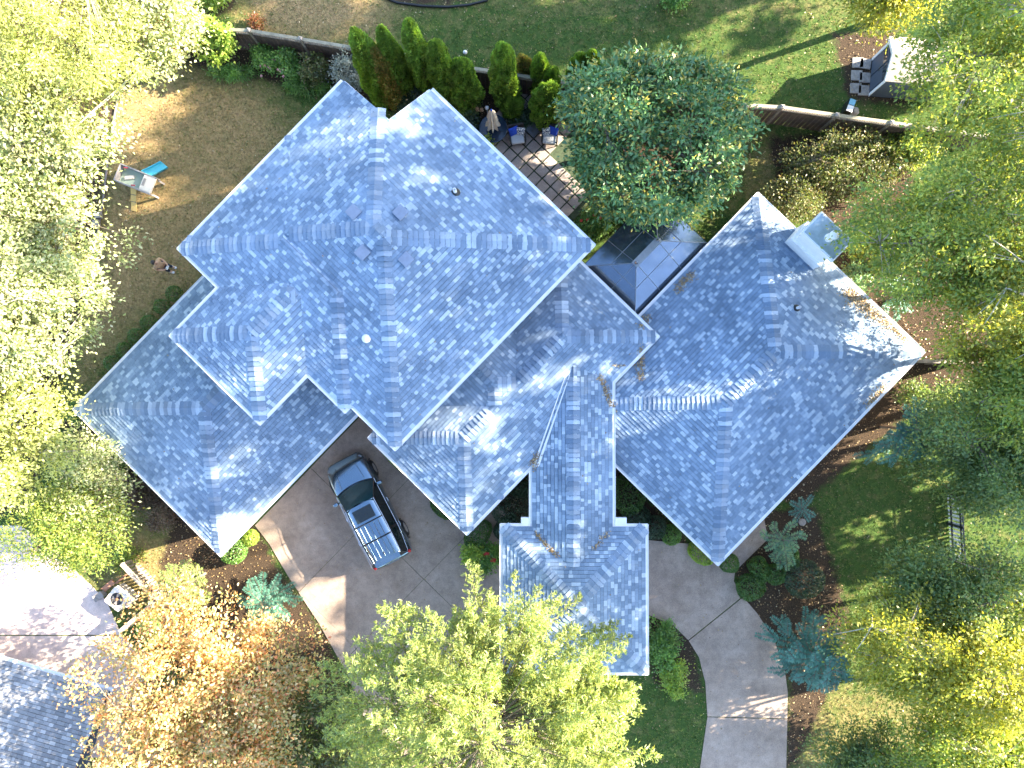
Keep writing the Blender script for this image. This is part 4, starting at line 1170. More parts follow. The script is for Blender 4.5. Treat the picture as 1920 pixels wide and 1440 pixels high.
S('red_shrub', 'little red shrub beyond the back fence at its left end', 482, 48, .25, (.3, .26, .25), 24, 40, .08, .05, 'red', 108, group=gs)
S('leafy_shrub', 'bush cut by the top edge above the neighbouring lawn', 1262, 0, .6, (.8, .6, .6), 60, 40, .12, .08, 'shrub', 109, group=gs)
S('leafy_shrub', 'lime bush at the top edge beside the dark planting bed', 410, 5, .6, (.9, .5, .6), 60, 40, .12, .08, 'shruby', 110, group=gs)
S('leafy_shrub', 'green growth at the foot of the dark side fence on the right', 1700, 740, .7, (.8, .6, .7), 60, 40, .1, .05, 'rightd', 111, group=gs)
S('leafy_shrub', 'undergrowth between the chimney shrubs and the back fence on the right', 1690, 290, .8, (1.2, .8, .8), 110, 44, .11, .07, 'right', 112, group=gs, rc=.3)
S('leafy_shrub', 'undergrowth at the bottom edge beneath the orange tree', 330, 1440, .8, (2.0, .8, .8), 100, 44, .11, .07, 'brown', 113, group=gs, rc=.3)

# ------------------------------------------------------------------ patio
patio = bpy.data.objects.new('patio', None); link(patio); tag(patio, kind='structure')
PP = 0.512
mb = MB(); q0 = (-9.5, 6.9)
mb.prism([uvw(-9.65, 6.6), uvw(-3.9, 6.6), uvw(-3.9, 8.6), uvw(-6.4, 10.1), uvw(-9.65, 10.1)], -.05, .012)
mb.build('joint_bed', M_MOSS, patio)
mb = MB(); mb.bbox((0, 0, 0), (.455, .455, .07), .012); pv = mb.data('paver', M_PAVER)
for i in range(-2, 10):
    for j in range(-1, 6):
        u, v = -8.51 + i * PP, 7.42 + j * PP
        if v < 6.8 or u > -3.95 or (u > -6.6 and v > 8.9) or (i < -1 and j < 1): continue
        w_ = uvw(u, v, .012 + rnd.uniform(0, .008))
        put('paver', pv, Matrix.Translation(w_) @ Matrix.Rotation(TH + rnd.uniform(-.012, .012), 4, 'Z'), patio)
# chairs
M_WICK = plain('dark_wicker', (0.022, 0.02, 0.02), .6, var=.4, scale=30)
M_CUSH = plain('pale_grey_cushion', (0.42, 0.45, 0.47), .9, var=.06, scale=10)
M_BLUE = plain('royal_blue_fabric', (0.012, 0.06, 0.42), .85, var=.12, scale=20)
m_, nt_, b_ = newmat('patterned_fabric')
tx = nt_.nodes.new('ShaderNodeTexVoronoi'); tx.inputs['Scale'].default_value = 11; tx.feature = 'DISTANCE_TO_EDGE'
tcn = nt_.nodes.new('ShaderNodeTexCoord'); nt_.links.new(tcn.outputs['Object'], tx.inputs['Vector'])
nt_.links.new(ramp(nt_, tx.outputs['Distance'], [(.06, (.02, .05, .12)), (.14, (.75, .76, .74))]), b_.inputs['Base Color']); b_.inputs['Roughness'].default_value = .9
M_PATT = m_
def pillow_mesh(w, mat, name):
    bm = bmesh.new(); bmesh.ops.create_grid(bm, x_segments=8, y_segments=8, size=w / 2)
    V_ = [v.co.copy() for v in bm.verts]; F_ = [[v.index for v in f.verts] for f in bm.faces]; bm.free()
    mb = MB()
    for sg in (1, -1):
        P = []
        for p in V_:
            a_, c_ = 2 * p.x / w, 2 * p.y / w
            h = .075 * max(0, (1 - a_ ** 2) * (1 - c_ ** 2)) ** .5
            k_ = 1 - .06 * (1 - abs(a_ * c_))
            P.append((p.x * k_, p.y * k_, sg * h))
        mb.mesh(P, F_)
    return mb.data(name, mat, True)
PB, PPt = pillow_mesh(.44, M_BLUE, 'blue_pillow'), pillow_mesh(.42, M_PATT, 'patterned_pillow')
def chair(lab, px, py, rz, side):
    b0 = at(px, py, 0.05); b0.z = .045
    Mx = Matrix.Translation(b0) @ Matrix.Rotation(rz, 4, 'Z')
    t = thing('patio_chair', lab, 'armchair', b0, rz, 'patio armchairs')
    WM[t.name] = Mx
    for sx in (-1, 1):
        for sy in (-1, 1):
            mb = MB(Mx); mb.tube([(sx * .3, sy * .28, 0), (sx * .3, sy * .28, .3)], .02, 6); mb.build('leg', M_WICK, t)
    mb = MB(Mx); mb.bbox((0, 0, .27), (.66, .64, .08), .02); mb.build('seat_frame', M_WICK, t)
    mb = MB(Mx); mb.bbox((0, -.02, .38), (.58, .6, .15), .05); mb.build('seat_cushion', M_CUSH, t, True)
    mb = MB(Mx); mb.bbox((0, .33, .56), (.68, .08, .62), .03, Matrix.Rotation(-.2, 3, 'X')); mb.build('backrest', M_WICK, t)
    for sx in (-1, 1):
        mb = MB(Mx); mb.bbox((sx * .34, .02, .5), (.07, .58, .05), .02); mb.bbox((sx * .34, -.22, .38), (.05, .05, .24), .01); mb.build('armrest', M_WICK, t)
    for nm, me_, x, sg in (('blue_pillow', PB, -.13 * side, 1), ('patterned_pillow', PPt, .15 * side, -1)):
        put(nm, me_, Mx @ Matrix.Translation((x, .16 + .02 * sg, .60 + .02 * sg)) @ Matrix.Rotation(sg * side * .25, 4, 'Z') @ Matrix.Rotation(1.0, 4, 'X'), t)
chair('patio armchair with blue pillow on its left, nearer the umbrella', 970, 262, .15, 1)
chair('patio armchair with blue pillow on its right, beside the magnolia', 1030, 262, -.1, -1)
b0 = at(1000, 250, 0)
t = thing('side_table', 'square dark side table between the two patio armchairs', 'side table', b0, TH)
Mx = WM[t.name]
mb = MB(Mx); mb.bbox((0, 0, .44), (.52, .52, .04), .01); mb.build('table_top', plain('dark_slate_top', (.05, .055, .07), .4, var=.2), t)
for sx in (-1, 1):
    for sy in (-1, 1):
        mb = MB(Mx); mb.box((sx * .21, sy * .21, .23), (.04, .04, .42)); mb.build('leg', M_BLACK, t)
b0 = at(926, 252, 0)
t = thing('patio_table', 'round dark patio table under the closed umbrella', 'table', b0)
Mx = WM[t.name]
mb = MB(Mx); mb.lathe([(.60, .70), (.63, .715), (.63, .735), (.60, .745), (.05, .745)], 32); mb.build('table_top', plain('navy_glass_top', (.012, .025, .05), .12, var=.2), t)
for k in range(4):
    a_ = k * math.pi / 2 + .4; mb = MB(Mx); mb.tube([(.45 * math.cos(a_), .45 * math.sin(a_), 0), (.38 * math.cos(a_), .38 * math.sin(a_), .7)], .02, 6); mb.build('leg', M_BLACK, t)
t = thing('patio_umbrella', 'closed off-white patio umbrella standing through the round table', 'umbrella', b0)
Mx = WM[t.name]
mb = MB(Mx); mb.lathe([(.24, 0), (.24, .06), (.05, .1), (.03, .2)], 20); mb.build('base', M_BLACK, t)
mb = MB(Mx); mb.tube([(0, 0, .1), (0, 0, 2.75)], .022, 8); mb.build('pole', M_WOOD, t)
mb = MB(Mx); rings = []
for z, r in ((.98, .24), (1.15, .25), (1.5, .20), (1.75, .13), (1.95, .17), (2.3, .14), (2.6, .07), (2.7, .02)):
    rings.append([Vector((r * (1 + .35 * (-1) ** k) * math.cos(k * math.pi / 8), r * (1 + .35 * (-1) ** k) * math.sin(k * math.pi / 8), z + (.05 if k % 2 and z < 1 else 0))) for k in range(16)])
mb.loft(rings); mb.build('canopy', plain('off_white_canvas', (.62, .58, .5), .9, var=.08), t)
mb = MB(Mx); mb.lathe([(.03, 2.68), (.045, 2.74), (.02, 2.8)], 10); mb.build('finial', M_BLUE, t)
# hydrangea heads and the garden ball
M_PEACH = plain('peach_petals', (.55, .36, .22), .9, var=.25, scale=40)
M_PINK = plain('pink_petals', (.60, .30, .36), .9, var=.25, scale=40)
M_REDF = plain('red_petals', (.5, .04, .04), .8, var=.25, scale=40)
def flower_mesh(mat, name, r=.085, seed=4):
    rg = np.random.default_rng(seed); n = 60
    D = unit(rg.normal(size=(n, 3))); C = D * r * np.array([1, 1, .8])
    V_, F_ = leaves(C, rg.normal(size=(n, 3)), D, r * .6, r * .6, .1)
    return np_mesh(name, V_, F_, mat)
fm = flower_mesh(M_PEACH, 'flower_head')
hy = bpy.data.objects['hydrangea']
for px, py in ((858, 173), (871, 190), (888, 198), (895, 205), (906, 174), (903, 206), (876, 183)):
    p = at(px, py, .95); put('flower_head', fm, Matrix.Translation(p), hy)
fp_ = flower_mesh(M_PINK, 'flower_head', .05, 5); fl = [o for o in bpy.data.objects if o.name.startswith('flowering_shrub') and o.parent is None]
fl.sort(key=lambda o: o.location.x)
for k in range(16):
    p = at(508 + rnd.uniform(-24, 24), 122 + rnd.uniform(-12, 26), .95 + rnd.uniform(-.15, .15)); put('flower_head', fp_, Matrix.Translation(p), fl[0])
fr_ = flower_mesh(M_REDF, 'flower_head', .06, 6)
for k in range(9):
    p = at(916 + rnd.uniform(-8, 12), 1044 + rnd.uniform(-10, 8), .72 + rnd.uniform(-.1, .1)); put('flower_head', fr_, Matrix.Translation(p), fl[1])
rb = bpy.data.objects['rose_bush']
for k in range(4):
    p = at(1090 + k * 12, 396 + rnd.uniform(-4, 20), 1.1); put('flower_head', fr_, Matrix.Translation(p), rb)
mb = MB(); p = at(913, 202, .9); mb.lathe([(.02, -.09), (.07, -.06), (.095, 0), (.07, .06), (.01, .09)], 16, p); mb.tube([(p.x, p.y, 0), (p.x, p.y, p.z - .08)], .015, 6)
o = mb.build('garden_globe', M_TRIM, None, True); tag(o, 'white globe on a stake beside the peach hydrangea', 'garden ornament')
mb = MB(); p = at(872, 98, .1); mb.lathe([(.02, -.1), (.07, -.075), (.1, 0), (.07, .075), (.01, .1)], 16, p)
o = mb.build('white_ball', M_TRIM, None, True); tag(o, 'white ball lying on the lawn beyond the back fence', 'ball')

# ------------------------------------------------------------------ gazebo
gu0, gu1, gv0, gv1, gz, gp = -1.98, 1.02, 5.62, 9.88, 2.5, .36
gc = uvw((gu0 + gu1) / 2, (gv0 + gv1) / 2)
gaz = thing('gazebo', 'hardtop gazebo with dark glossy roof panels between the two roof wings', 'gazebo', gc, TH)
M_GPAN = plain('glossy_dark_panel', (0.15, 0.20, 0.27), .14, metal=.8, var=.15, scale=1.5, spec=.8)
M_GFR = plain('grey_rib_metal', (.24, .27, .30), .35, metal=.4, var=.1)
gh = (gu1 - gu0) / 2
def gzf(u, v): return gz + gp * min(u - gu0, gu1 - u, v - gv0, gv1 - v)
def gP(u, v, dz=0): return uvw(u, v, gzf(u, v) + dz)
um = (gu0 + gu1) / 2
def gpanel(poly):
    if len(poly) < 3: return
    mb = MB(); mb.mesh([gP(u, v) for u, v in poly] + [gP(u, v, -.02) for u, v in poly],
        [tuple(range(len(poly))), tuple(range(2 * len(poly) - 1, len(poly) - 1, -1))] + [(i, (i + 1) % len(poly), len(poly) + (i + 1) % len(poly), len(poly) + i) for i in range(len(poly))])
    mb.build('roof_panel', M_GPAN, gaz)
def grib(a_, b_, w=.022, nm='rib'):
    A_, B_ = gP(*a_, .012), gP(*b_, .012); mb = MB(); mb.tube([A_, B_], w, 6); mb.build(nm, M_GFR, gaz)
g_ = .006
vcuts = [gv0, gv0 + gh, gv1 - gh, gv1]
row = gh * .52
for side in (0, 1):                                         # long sides, then ends
    def m_(u): return u if side == 0 else gu0 + gu1 - u
    for d0, d1 in ((0, row), (row, gh)):
        for k in range(3):
            v0, v1 = vcuts[k], vcuts[k + 1]
            P = [(gu0 + d0 + g_, max(v0, gv0 + d0) + g_), (gu0 + d0 + g_, min(v1, gv1 - d0) - g_), (gu0 + d1 - g_, min(v1, gv1 - d1) - g_), (gu0 + d1 - g_, max(v0, gv0 + d1) + g_)]
            if P[1][1] - P[0][1] < .05: continue
            gpanel([(m_(u), v) for u, v in P])
    grib((m_(gu0 + row), gv0 + row), (m_(gu0 + row), gv1 - row), .013, 'purlin')
    for v in (gv0 + gh, gv1 - gh): grib((m_(gu0 + .02), v), (um, v), .013)
    def n_(v): return v if side == 0 else gv0 + gv1 - v
    for d0, d1 in ((0, row), (row, gh)):
        for h0, h1 in ((gu0, um), (um, gu1)):
            P = [(max(h0, gu0 + d0) + g_, gv0 + d0 + g_), (min(h1, gu1 - d0) - g_, gv0 + d0 + g_), (min(h1, gu1 - d1) - g_, gv0 + d1 - g_), (max(h0, gu0 + d1) + g_, gv0 + d1 - g_)]
            gpanel([(u, n_(v)) for u, v in P])
    grib((gu0 + row, n_(gv0 + row)), (gu1 - row, n_(gv0 + row)), .013, 'purlin')
    grib((um, n_(gv0 + .02)), (um, n_(gv0 + gh)), .013)
for u, v, vv in ((gu0, gv0, gv0 + gh), (gu1, gv0, gv0 + gh), (gu0, gv1, gv1 - gh), (gu1, gv1, gv1 - gh)):
    grib((u, v), (um, vv), .02, 'hip_rib')
mb = MB(); a_, c_ = gP(um, gv0 + gh - .12, .05), gP(um, gv1 - gh + .12, .05); mb.box((a_ + c_) / 2 + Vector((0, 0, .02)), (.3, (c_ - a_).length, .05), Matrix.Rotation(TH, 3, 'Z')); mb.build('ridge_cap', M_GFR, gaz)
for v in (gv0 + gh, gv1 - gh):
    mb = MB(); mb.lathe([(.09, 0), (.07, .06), (.03, .12), (.02, .2)], 12, gP(um, v, .06)); mb.build('finial', M_CHROME, gaz)
for (a0, b0_), (a1, b1_) in (((gu0, gv0), (gu1, gv0)), ((gu1, gv0), (gu1, gv1)), ((gu1, gv1), (gu0, gv1)), ((gu0, gv1), (gu0, gv0))):
    A_, B_ = uvw(a0, b0_, gz - .05), uvw(a1, b1_, gz - .05); d = (B_ - A_)
    mb = MB(); mb.box((A_ + B_) / 2, (d.length - .03, .05, .09), Matrix.Rotation(math.atan2(d.y, d.x), 3, 'Z')); mb.build('eave_beam', M_BLACK, gaz)
for u in (gu0 + .25, gu1 - .25):
    for v in (gv0 + .25, gv1 - .25):
        mb = MB(); mb.bbox(uvw(u, v, 1.27), (.12, .12, 2.55), .01, Rh); mb.build('post', M_BLACK, gaz)
deck_ = MB(); deck_.prism([uvw(gu0 - .1, gv0 - .1), uvw(gu1 + .1, gv0 - .1), uvw(gu1 + .1, gv1 + .1), uvw(gu0 - .1, gv1 + .1)], -.04, .022)
tag(deck_.build('gazebo_floor', M_PAVER), kind='structure')

# ------------------------------------------------------------------ car
M_PAINT = plain('dark_metallic_paint', (0.17, 0.25, 0.33), .22, metal=.95, var=.04, spec=.6, coat=1.0)
M_CGL = plain('tinted_car_glass', (0.010, 0.016, 0.018), .04, var=.1, spec=.7)
M_WSH = plain('windscreen_glass', (0.014, 0.045, 0.050), .05, var=.2, spec=.6)
M_TAIL = plain('tail_light_red', (.35, .01, .012), .15, var=.1)
M_HEAD = plain('headlight_clear', (.2, .23, .26), .1, var=.1)
cc = at(690, 957, .9); cc.z = .035
front, rear = at(640, 862, .9), at(738, 1052, .9)
ca_ = math.atan2((front - rear).y, (front - rear).x)
car = thing('parked_car', 'dark blue-grey sport utility car parked nose-in on the garage court', 'car', cc, ca_)
CM = WM[car.name]
ST = [(-2.50, .70, .52, .80), (-2.46, .84, .40, .98), (-2.36, .91, .33, 1.06), (-2.1, .955, .30, 1.10), (-1.5, .975, .29, 1.09), (-.5, .975, .28, 1.06), (.5, .97, .28, 1.03), (1.0, .965, .28, 1.02), (1.35, .96, .28, 1.01), (1.7, .95, .29, .985), (2.05, .925, .31, .94), (2.28, .87, .34, .87), (2.43, .77, .40, .78), (2.50, .62, .48, .66)]
rings = []
for x, w, zb, zt in ST:
    half = [(w * .90, zb), (w * .985, zb + .14), (w, .5 * (zb + zt)), (w * .99, zt - .14), (w * .95, zt - .05), (w * .86, zt), (w * .55, zt + .035), (0, zt + .045)]
    rings.append([Vector((x, y, z)) for y, z in half] + [Vector((x, -y, z)) for y, z in reversed(half[:-1])])
mb = MB(CM); mb.loft(rings); body = mb.build('body', M_PAINT, car, True)
# roof and glass
def roofline(x):                                   # (half width, height)
    t_ = (x + 2.08) / 2.5
    return .63 + .03 * math.sin(math.pi * t_), 1.70 + .045 * math.sin(math.pi * min(1, max(0, t_ * .9 + .05)))
rings = []
for x in np.linspace(-2.14, .42, 12):
    w, h = roofline(x)
    rings.append([Vector((x, y * w, h - .05 * abs(y) ** 3 - (.03 if abs(y) == 1 else 0))) for y in (-1, -.94, -.6, -.2, .2, .6, .94, 1)])
mb = MB(CM); mb.loft(rings, False); croof = mb.build('roof', M_PAINT, car, True)
def side_y(x, f, s_): 
    w, h = roofline(min(.42, max(-2.14, x))); return s_ * ((1 - f) * .905 + f * (w + .012))
def side_z(x, f):
    w, h = roofline(min(.42, max(-2.14, x))); return (1 - f) * 1.05 + f * (h - .07)
for s_ in (1, -1):
    # body-coloured side frame, then the three panes set proud of it
    mb = MB(CM)
    top = np.linspace(-2.12, .40, 9); bot = np.linspace(-2.30, 1.18, 9)
    P = [Vector((bx, side_y(bx, 0, s_), 1.04)) for bx in bot] + [Vector((tx_, side_y(tx_, 1, s_), roofline(tx_)[1] - .06)) for tx_ in top]
    mb.mesh(P, [(i, i + 1, 10 + i, 9 + i) for i in range(8)]); mb.build('side_frame', M_BLACK, car)
    for x0, x1, X0, X1 in ((.02, .95, .02, .33), (-1.02, -.08, -1.0, -.08), (-2.12, -1.14, -1.98, -1.12)):
        mb = MB(CM); o_ = .012 * s_
        q = [Vector((x0, side_y(x0, .08, s_) + o_, side_z(x0, .08))), Vector((x1, side_y(x1, .08, s_) + o_, side_z(x1, .08))), Vector((X1, side_y(X1, .9, s_) + o_, side_z(X1, .9))), Vector((X0, side_y(X0, .9, s_) + o_, side_z(X0, .9)))]
        mb.poly(q); mb.build('side_window', M_CGL, car)
    mb = MB(CM); mb.tube([(1.15, s_ * .915, 1.065), (.4, s_ * .925, 1.085), (-1.2, s_ * .93, 1.105), (-1.7, s_ * .90, 1.17), (-2.25, s_ * .86, 1.30)], .008, 5); mb.build('chrome_strip', M_CHROME, car)
    mb = MB(CM); mb.tube([(1.1, s_ * .89, 1.10), (.42, s_ * .665, 1.69), (-.8, s_ * .70, 1.76), (-2.1, s_ * .66, 1.70)], .011, 5); mb.build('roof_rail', M_CHROME, car)
    mb = MB(CM); mb.bbox((.86, s_ * 1.06, 1.12), (.16, .24, .16), .05); mb.tube([(.86, s_ * .9, 1.06), (.86, s_ * 1.0, 1.1)], .03, 6); mb.build('wing_mirror', M_PAINT, car, True)
    for x in (.05, -1.12):
        mb = MB(CM); mb.tube([(x + .11, s_ * .965, .92), (x + .06, s_ * 1.0, .925), (x - .06, s_ * 1.0, .925), (x - .11, s_ * .965, .92)], .016, 6); mb.build('door_handle', M_CHROME, car)
    mb = MB(CM); mb.bbox((2.235, s_ * .72, .835), (.16, .22, .07), .03, Matrix.Rotation(-s_ * .6, 3, 'Z')); mb.build('headlight', M_HEAD, car, True)
    mb = MB(CM); mb.bbox((-2.345, s_ * .825, .99), (.16, .16, .17), .05, Matrix.Rotation(s_ * .45, 3, 'Z')); mb.build('tail_light', M_TAIL, car, True)
    for x in (1.52, -1.45):
        Wm = CM @ Matrix.Translation((x, s_ * .88, .38)) @ Matrix.Rotation(math.pi / 2, 4, 'X')
        mb = MB(Wm); mb.lathe([(.22, -.12), (.35, -.125), (.385, -.09), (.385, .09), (.35, .125), (.22, .12)], 28); wh = mb.build('wheel', M_RUB, car, True)
        mb = MB(Wm); mb.lathe([(.05, -.128 * s_), (.24, -.13 * s_), (.24, -.10 * s_), (.06, -.09 * s_)], 20); mb.build('rim', M_CHROME, wh)
        mb = MB(CM); mb.tube([(x + .46 * math.cos(a), s_ * .972, .38 + .46 * math.sin(a)) for a in np.linspace(0, math.pi, 11)], .03, 6); mb.build('wheel_arch', M_BLACK, car)
mb = MB(CM); rings = []
for f in np.linspace(0, 1, 5):
    rings.append([Vector((1.28 - .80 * f - .16 * abs(y) ** 2, y * (.86 * (1 - f) + .63 * f), 1.045 + f * .655 + .02 * math.sin(math.pi * f))) for y in np.linspace(-1, 1, 9)])
mb.loft(rings, False); mb.build('windscreen', M_WSH, car, True)
mb = MB(CM); mb.tube([(1.30 - .16 * abs(y) ** 2, y * .88, 1.052) for y in np.linspace(-1, 1, 9)], .028, 6); mb.build('cowl', M_BLACK, car)
for y in (-.25, .25):
    mb = MB(CM); mb.tube([(1.22, y, 1.075), (1.02, y + .5 * (1 if y < 0 else .8), 1.2)], .01, 4); mb.build('wiper', M_BLACK, car)
mb = MB(CM); rings = []
for f in np.linspace(0, 1, 4):
    rings.append([Vector((-2.40 + .24 * f + .06 * abs(y) ** 2, y * (.82 * (1 - f) + .63 * f), 1.12 + f * .54)) for y in np.linspace(-1, 1, 7)])
mb.loft(rings, False); mb.build('rear_window', M_CGL, car, True)
mb = MB(CM); mb.box((-2.20, 0, 1.695), (.22, 1.16, .03)); mb.build('rear_spoiler', M_PAINT, car)
mb = MB(CM); mb.bbox((-.02, 0, roofline(0)[1] + .004), (.56, .86, .02), .008); mb.build('sunroof', M_CGL, car)
for x in (-.42, -1.22):
    mb = MB(CM); mb.tube([(x, -.68, 1.735), (x, -.6, 1.79), (x, 0, 1.80), (x, .6, 1.79), (x, .68, 1.735)], .026, 6); mb.build('cross_bar', M_BLACK, car)
for y in (-.42, -.21, 0, .21, .42):
    mb = MB(CM); mb.tube([(-.5, y, 1.742), (-1.2, y, 1.752), (-2.0, y, 1.708)], .010, 4); mb.build('roof_rib', M_PAINT, car)
mb = MB(CM); mb.mesh([(-1.80, -.03, 1.725), (-1.80, .03, 1.725), (-1.96, .035, 1.71), (-1.96, -.035, 1.71), (-1.95, 0, 1.79)], [(0, 1, 4), (1, 2, 4), (2, 3, 4), (3, 0, 4), (3, 2, 1, 0)]); mb.build('antenna_fin', M_BLACK, car)
for y in (-.55, .55):
    mb = MB(CM); mb.tube([(1.32, y, 1.055), (1.8, y * .93, 1.03), (2.25, y * .8, .93)], .008, 4); mb.build('bonnet_crease', M_PAINT, car)
for k in range(6):
    mb = MB(CM); mb.box((-2.475, -.25 + k * .1, .93), (.02, .06, .05)); mb.build('rear_badge', M_CHROME, car)

# ------------------------------------------------------------------ back fence
M_RAILT = plain('mossy_top_rail', (0.25, 0.235, 0.18), .85, var=.35, scale=3)
FP = [(300, 42), (375, 52), (466, 56), (563, 72), (660, 88), (760, 104), (880, 126), (960, 138), (1050, 153), (1150, 168), (1260, 182), (1370, 194), (1467, 200), (1570, 215), (1672, 229), (1775, 243), (1860, 255)]
FPW = [at(x, y, 1.85) for x, y in FP]
fence = thing('wooden_fence', 'long dark board fence with pale capped posts behind the back garden', 'fence', (FPW[7].x, FPW[7].y, 0))
bm_ = MB(); bm_.box((0, 0, .76), (.182, .022, 1.50)); board_me = bm_.data('board', M_WOODD)
bm_ = MB(); bm_.bbox((0, 0, .92), (.11, .11, 1.84), .008); post_me = bm_.data('post', M_WOOD)
bm_ = MB(); bm_.mesh([(-.085, -.085, 0), (.085, -.085, 0), (.085, .085, 0), (-.085, .085, 0), (-.085, -.085, .03), (.085, -.085, .03), (.085, .085, .03), (-.085, .085, .03), (0, 0, .10)],
    [(3, 2, 1, 0), (0, 1, 5, 4), (1, 2, 6, 5), (2, 3, 7, 6), (3, 0, 4, 7), (4, 5, 8), (5, 6, 8), (6, 7, 8), (7, 4, 8)]); cap_me = bm_.data('post_cap', M_STONE)
spn = MB()
for i in range(len(FPW) - 1):
    a_, c_ = FPW[i].copy(), FPW[i + 1].copy(); a_.z = c_.z = 0
    d = c_ - a_; L = d.length; an = math.atan2(d.y, d.x); d = d / L
    po = put('post', post_me, Matrix.Translation(a_) @ Matrix.Rotation(an, 4, 'Z'), fence)
    put('post_cap', cap_me, Matrix.Translation(a_ + Vector((0, 0, 1.845))) @ Matrix.Rotation(an, 4, 'Z'), po)
    n = int((L - .11) / .19)
    for k in range(n):
        p = a_ + d * (.055 + (L - .11) * (k + .5) / n)
        put('board', board_me, Matrix.Translation(p + Vector((0, 0, rnd.uniform(-.01, .01)))) @ Matrix.Rotation(an + rnd.uniform(-.01, .01), 4, 'Z') @ Matrix.Translation((0, rnd.uniform(-.004, .004), 0)), fence)
    R_ = Matrix.Rotation(an, 3, 'Z'); mid = (a_ + c_) / 2
    mb = MB(); mb.bbox(mid + Vector((0, 0, 1.80)), (L - .17, .14, .035), .006, R_); mb.build('top_rail', M_RAILT, fence)
    mb = MB(); mb.box(mid + Vector((0, 0, 1.535)), (L - .115, .07, .05), R_); mb.build('mid_rail', M_WOOD, fence)
    for k in range(int(L / .1)):
        spn.box(a_ + d * (.08 + .1 * k) + Vector((0, 0, 1.67)), (.028, .028, .225), R_)
o = spn.build('spindle_row', M_WOOD, fence); tag(o, kind='stuff')

def slat_fence(name, lab, pts, h, step, wid, mat, matr, rails=(.25, .85), ztop=None, capw=.09, group=None):
    W_ = [at(x, y, h) for x, y in pts]
    t = thing(name, lab, 'fence', (W_[0].x, W_[0].y, 0), 0, group)
    b_ = MB(); b_.box((0, 0, h * .49), (wid, .022, h * .96)); me = b_.data('slat', mat)
    b_ = MB(); b_.bbox((0, 0, h * .5), (.1, .1, h), .006); pm = b_.data('post', matr)
    for i in range(len(W_) - 1):
        a_, c_ = W_[i].copy(), W_[i + 1].copy(); a_.z = c_.z = 0
        d = c_ - a_; L = d.length; an = math.atan2(d.y, d.x); d = d / L; R_ = Matrix.Rotation(an, 3, 'Z')
        put('post', pm, Matrix.Translation(a_), t)
        if i == len(W_) - 2: put('post', pm, Matrix.Translation(c_), t)
        n = max(2, int(L / step))
        for k in range(n):
            put('slat', me, Matrix.Translation(a_ + d * (L * (k + .5) / n)) @ Matrix.Rotation(an, 4, 'Z') @ Matrix.Translation((0, .035, 0)), t)
        for f in rails:
            mb = MB(); mb.box((a_ + c_) / 2 + Vector((0, 0, h * f)), (L - .11, .04, .08), R_); mb.build('rail', matr, t)
        mb = MB(); mb.bbox((a_ + c_) / 2 + Vector((0, 0, h + .018)), (L + .04, capw, .03), .005, R_); mb.build('top_rail', matr, t)
    return t
M_PALEW = plain('sun_bleached_wood', (.40, .33, .27), .85, var=.25, scale=6)
slat_fence('slatted_fence', 'small weathered slatted fence in an angle round the air conditioner', [(228, 1058), (293, 1126), (224, 1184)], 1.0, .165, .10, M_WOOD, M_PALEW, capw=.16)
slat_fence('side_fence', 'dark side fence with a grey top rail at the right roof corner', [(1722, 676), (1775, 678), (1832, 680)], 1.6, .15, .14, M_WOODD, M_WOOD, capw=.17)
M_WHP = plain('white_picket_paint', (.62, .64, .68), .6, var=.15)
slat_fence('picket_fence', 'white picket fence beside the shaded lawn at the right', [(1803, 930), (1806, 990), (1810, 1060)], 1.1, .165, .09, M_WHP, M_BLACK, capw=.06)

# ------------------------------------------------------------------ air conditioner
p = at(228, 1119, .4); ang = math.radians(-38)
ac = thing('air_conditioner', 'square off-white outdoor air conditioner with round fan beside the pale drive', 'air conditioner', (p.x, p.y, 0), ang)
AM = WM[ac.name]; M_ACW = plain('off_white_enamel', (.62, .58, .54), .5, var=.1)
mb = MB(AM); mb.bbox((0, 0, .40), (.80, .80, .68), .05); mb.build('cabinet', M_ACW, ac)
mb = MB(AM); n = 32
mb.mesh([((.29 * math.cos(2 * math.pi * k / n)), (.29 * math.sin(2 * math.pi * k / n)), .79) for k in range(n)] +
        [(.41 * max(-1, min(1, 1.35 * math.cos(2 * math.pi * k / n))), .41 * max(-1, min(1, 1.35 * math.sin(2 * math.pi * k / n))), .775) for k in range(n)] +
        [(.41 * max(-1, min(1, 1.35 * math.cos(2 * math.pi * k / n))), .41 * max(-1, min(1, 1.35 * math.sin(2 * math.pi * k / n))), .745) for k in range(n)],
        [(k, n + k, n + (k + 1) % n, (k + 1) % n) for k in range(n)] + [(n + k, 2 * n + k, 2 * n + (k + 1) % n, n + (k + 1) % n) for k in range(n)]); mb.build('top_cover', M_ACW, ac)
mb = MB(AM); mb.lathe([(.285, .742), (.285, .748), (.01, .748)], 28); mb.build('fan_well', M_BLACK, ac)
for k in range(4):
    a_ = k * math.pi / 2 + .3; mb = MB(AM)
    mb.mesh([(.05 * math.cos(a_), .05 * math.sin(a_), .765), (.26 * math.cos(a_ - .3), .26 * math.sin(a_ - .3), .757), (.26 * math.cos(a_ + .35), .26 * math.sin(a_ + .35), .775), (.05 * math.cos(a_ + .7), .05 * math.sin(a_ + .7), .77)], [(0, 1, 2, 3)]); mb.build('fan_blade', M_STONE, ac)
mb = MB(AM); mb.lathe([(.07, .752), (.07, .785), (.03, .795)], 14); mb.build('fan_hub', plain('rusty_hub', (.32, .15, .07), .7), ac)
for r in (.12, .2, .27):
    mb = MB(AM); mb.tube([(r * math.cos(t), r * math.sin(t), .80) for t in np.linspace(0, 2 * math.pi, 25)], .004, 4, False); mb.build('grille_ring', M_BLACK, ac)
mb = MB(AM); mb.bbox((.47, .1, .32), (.12, .5, .55), .02); mb.build('service_panel', M_ACW, ac)
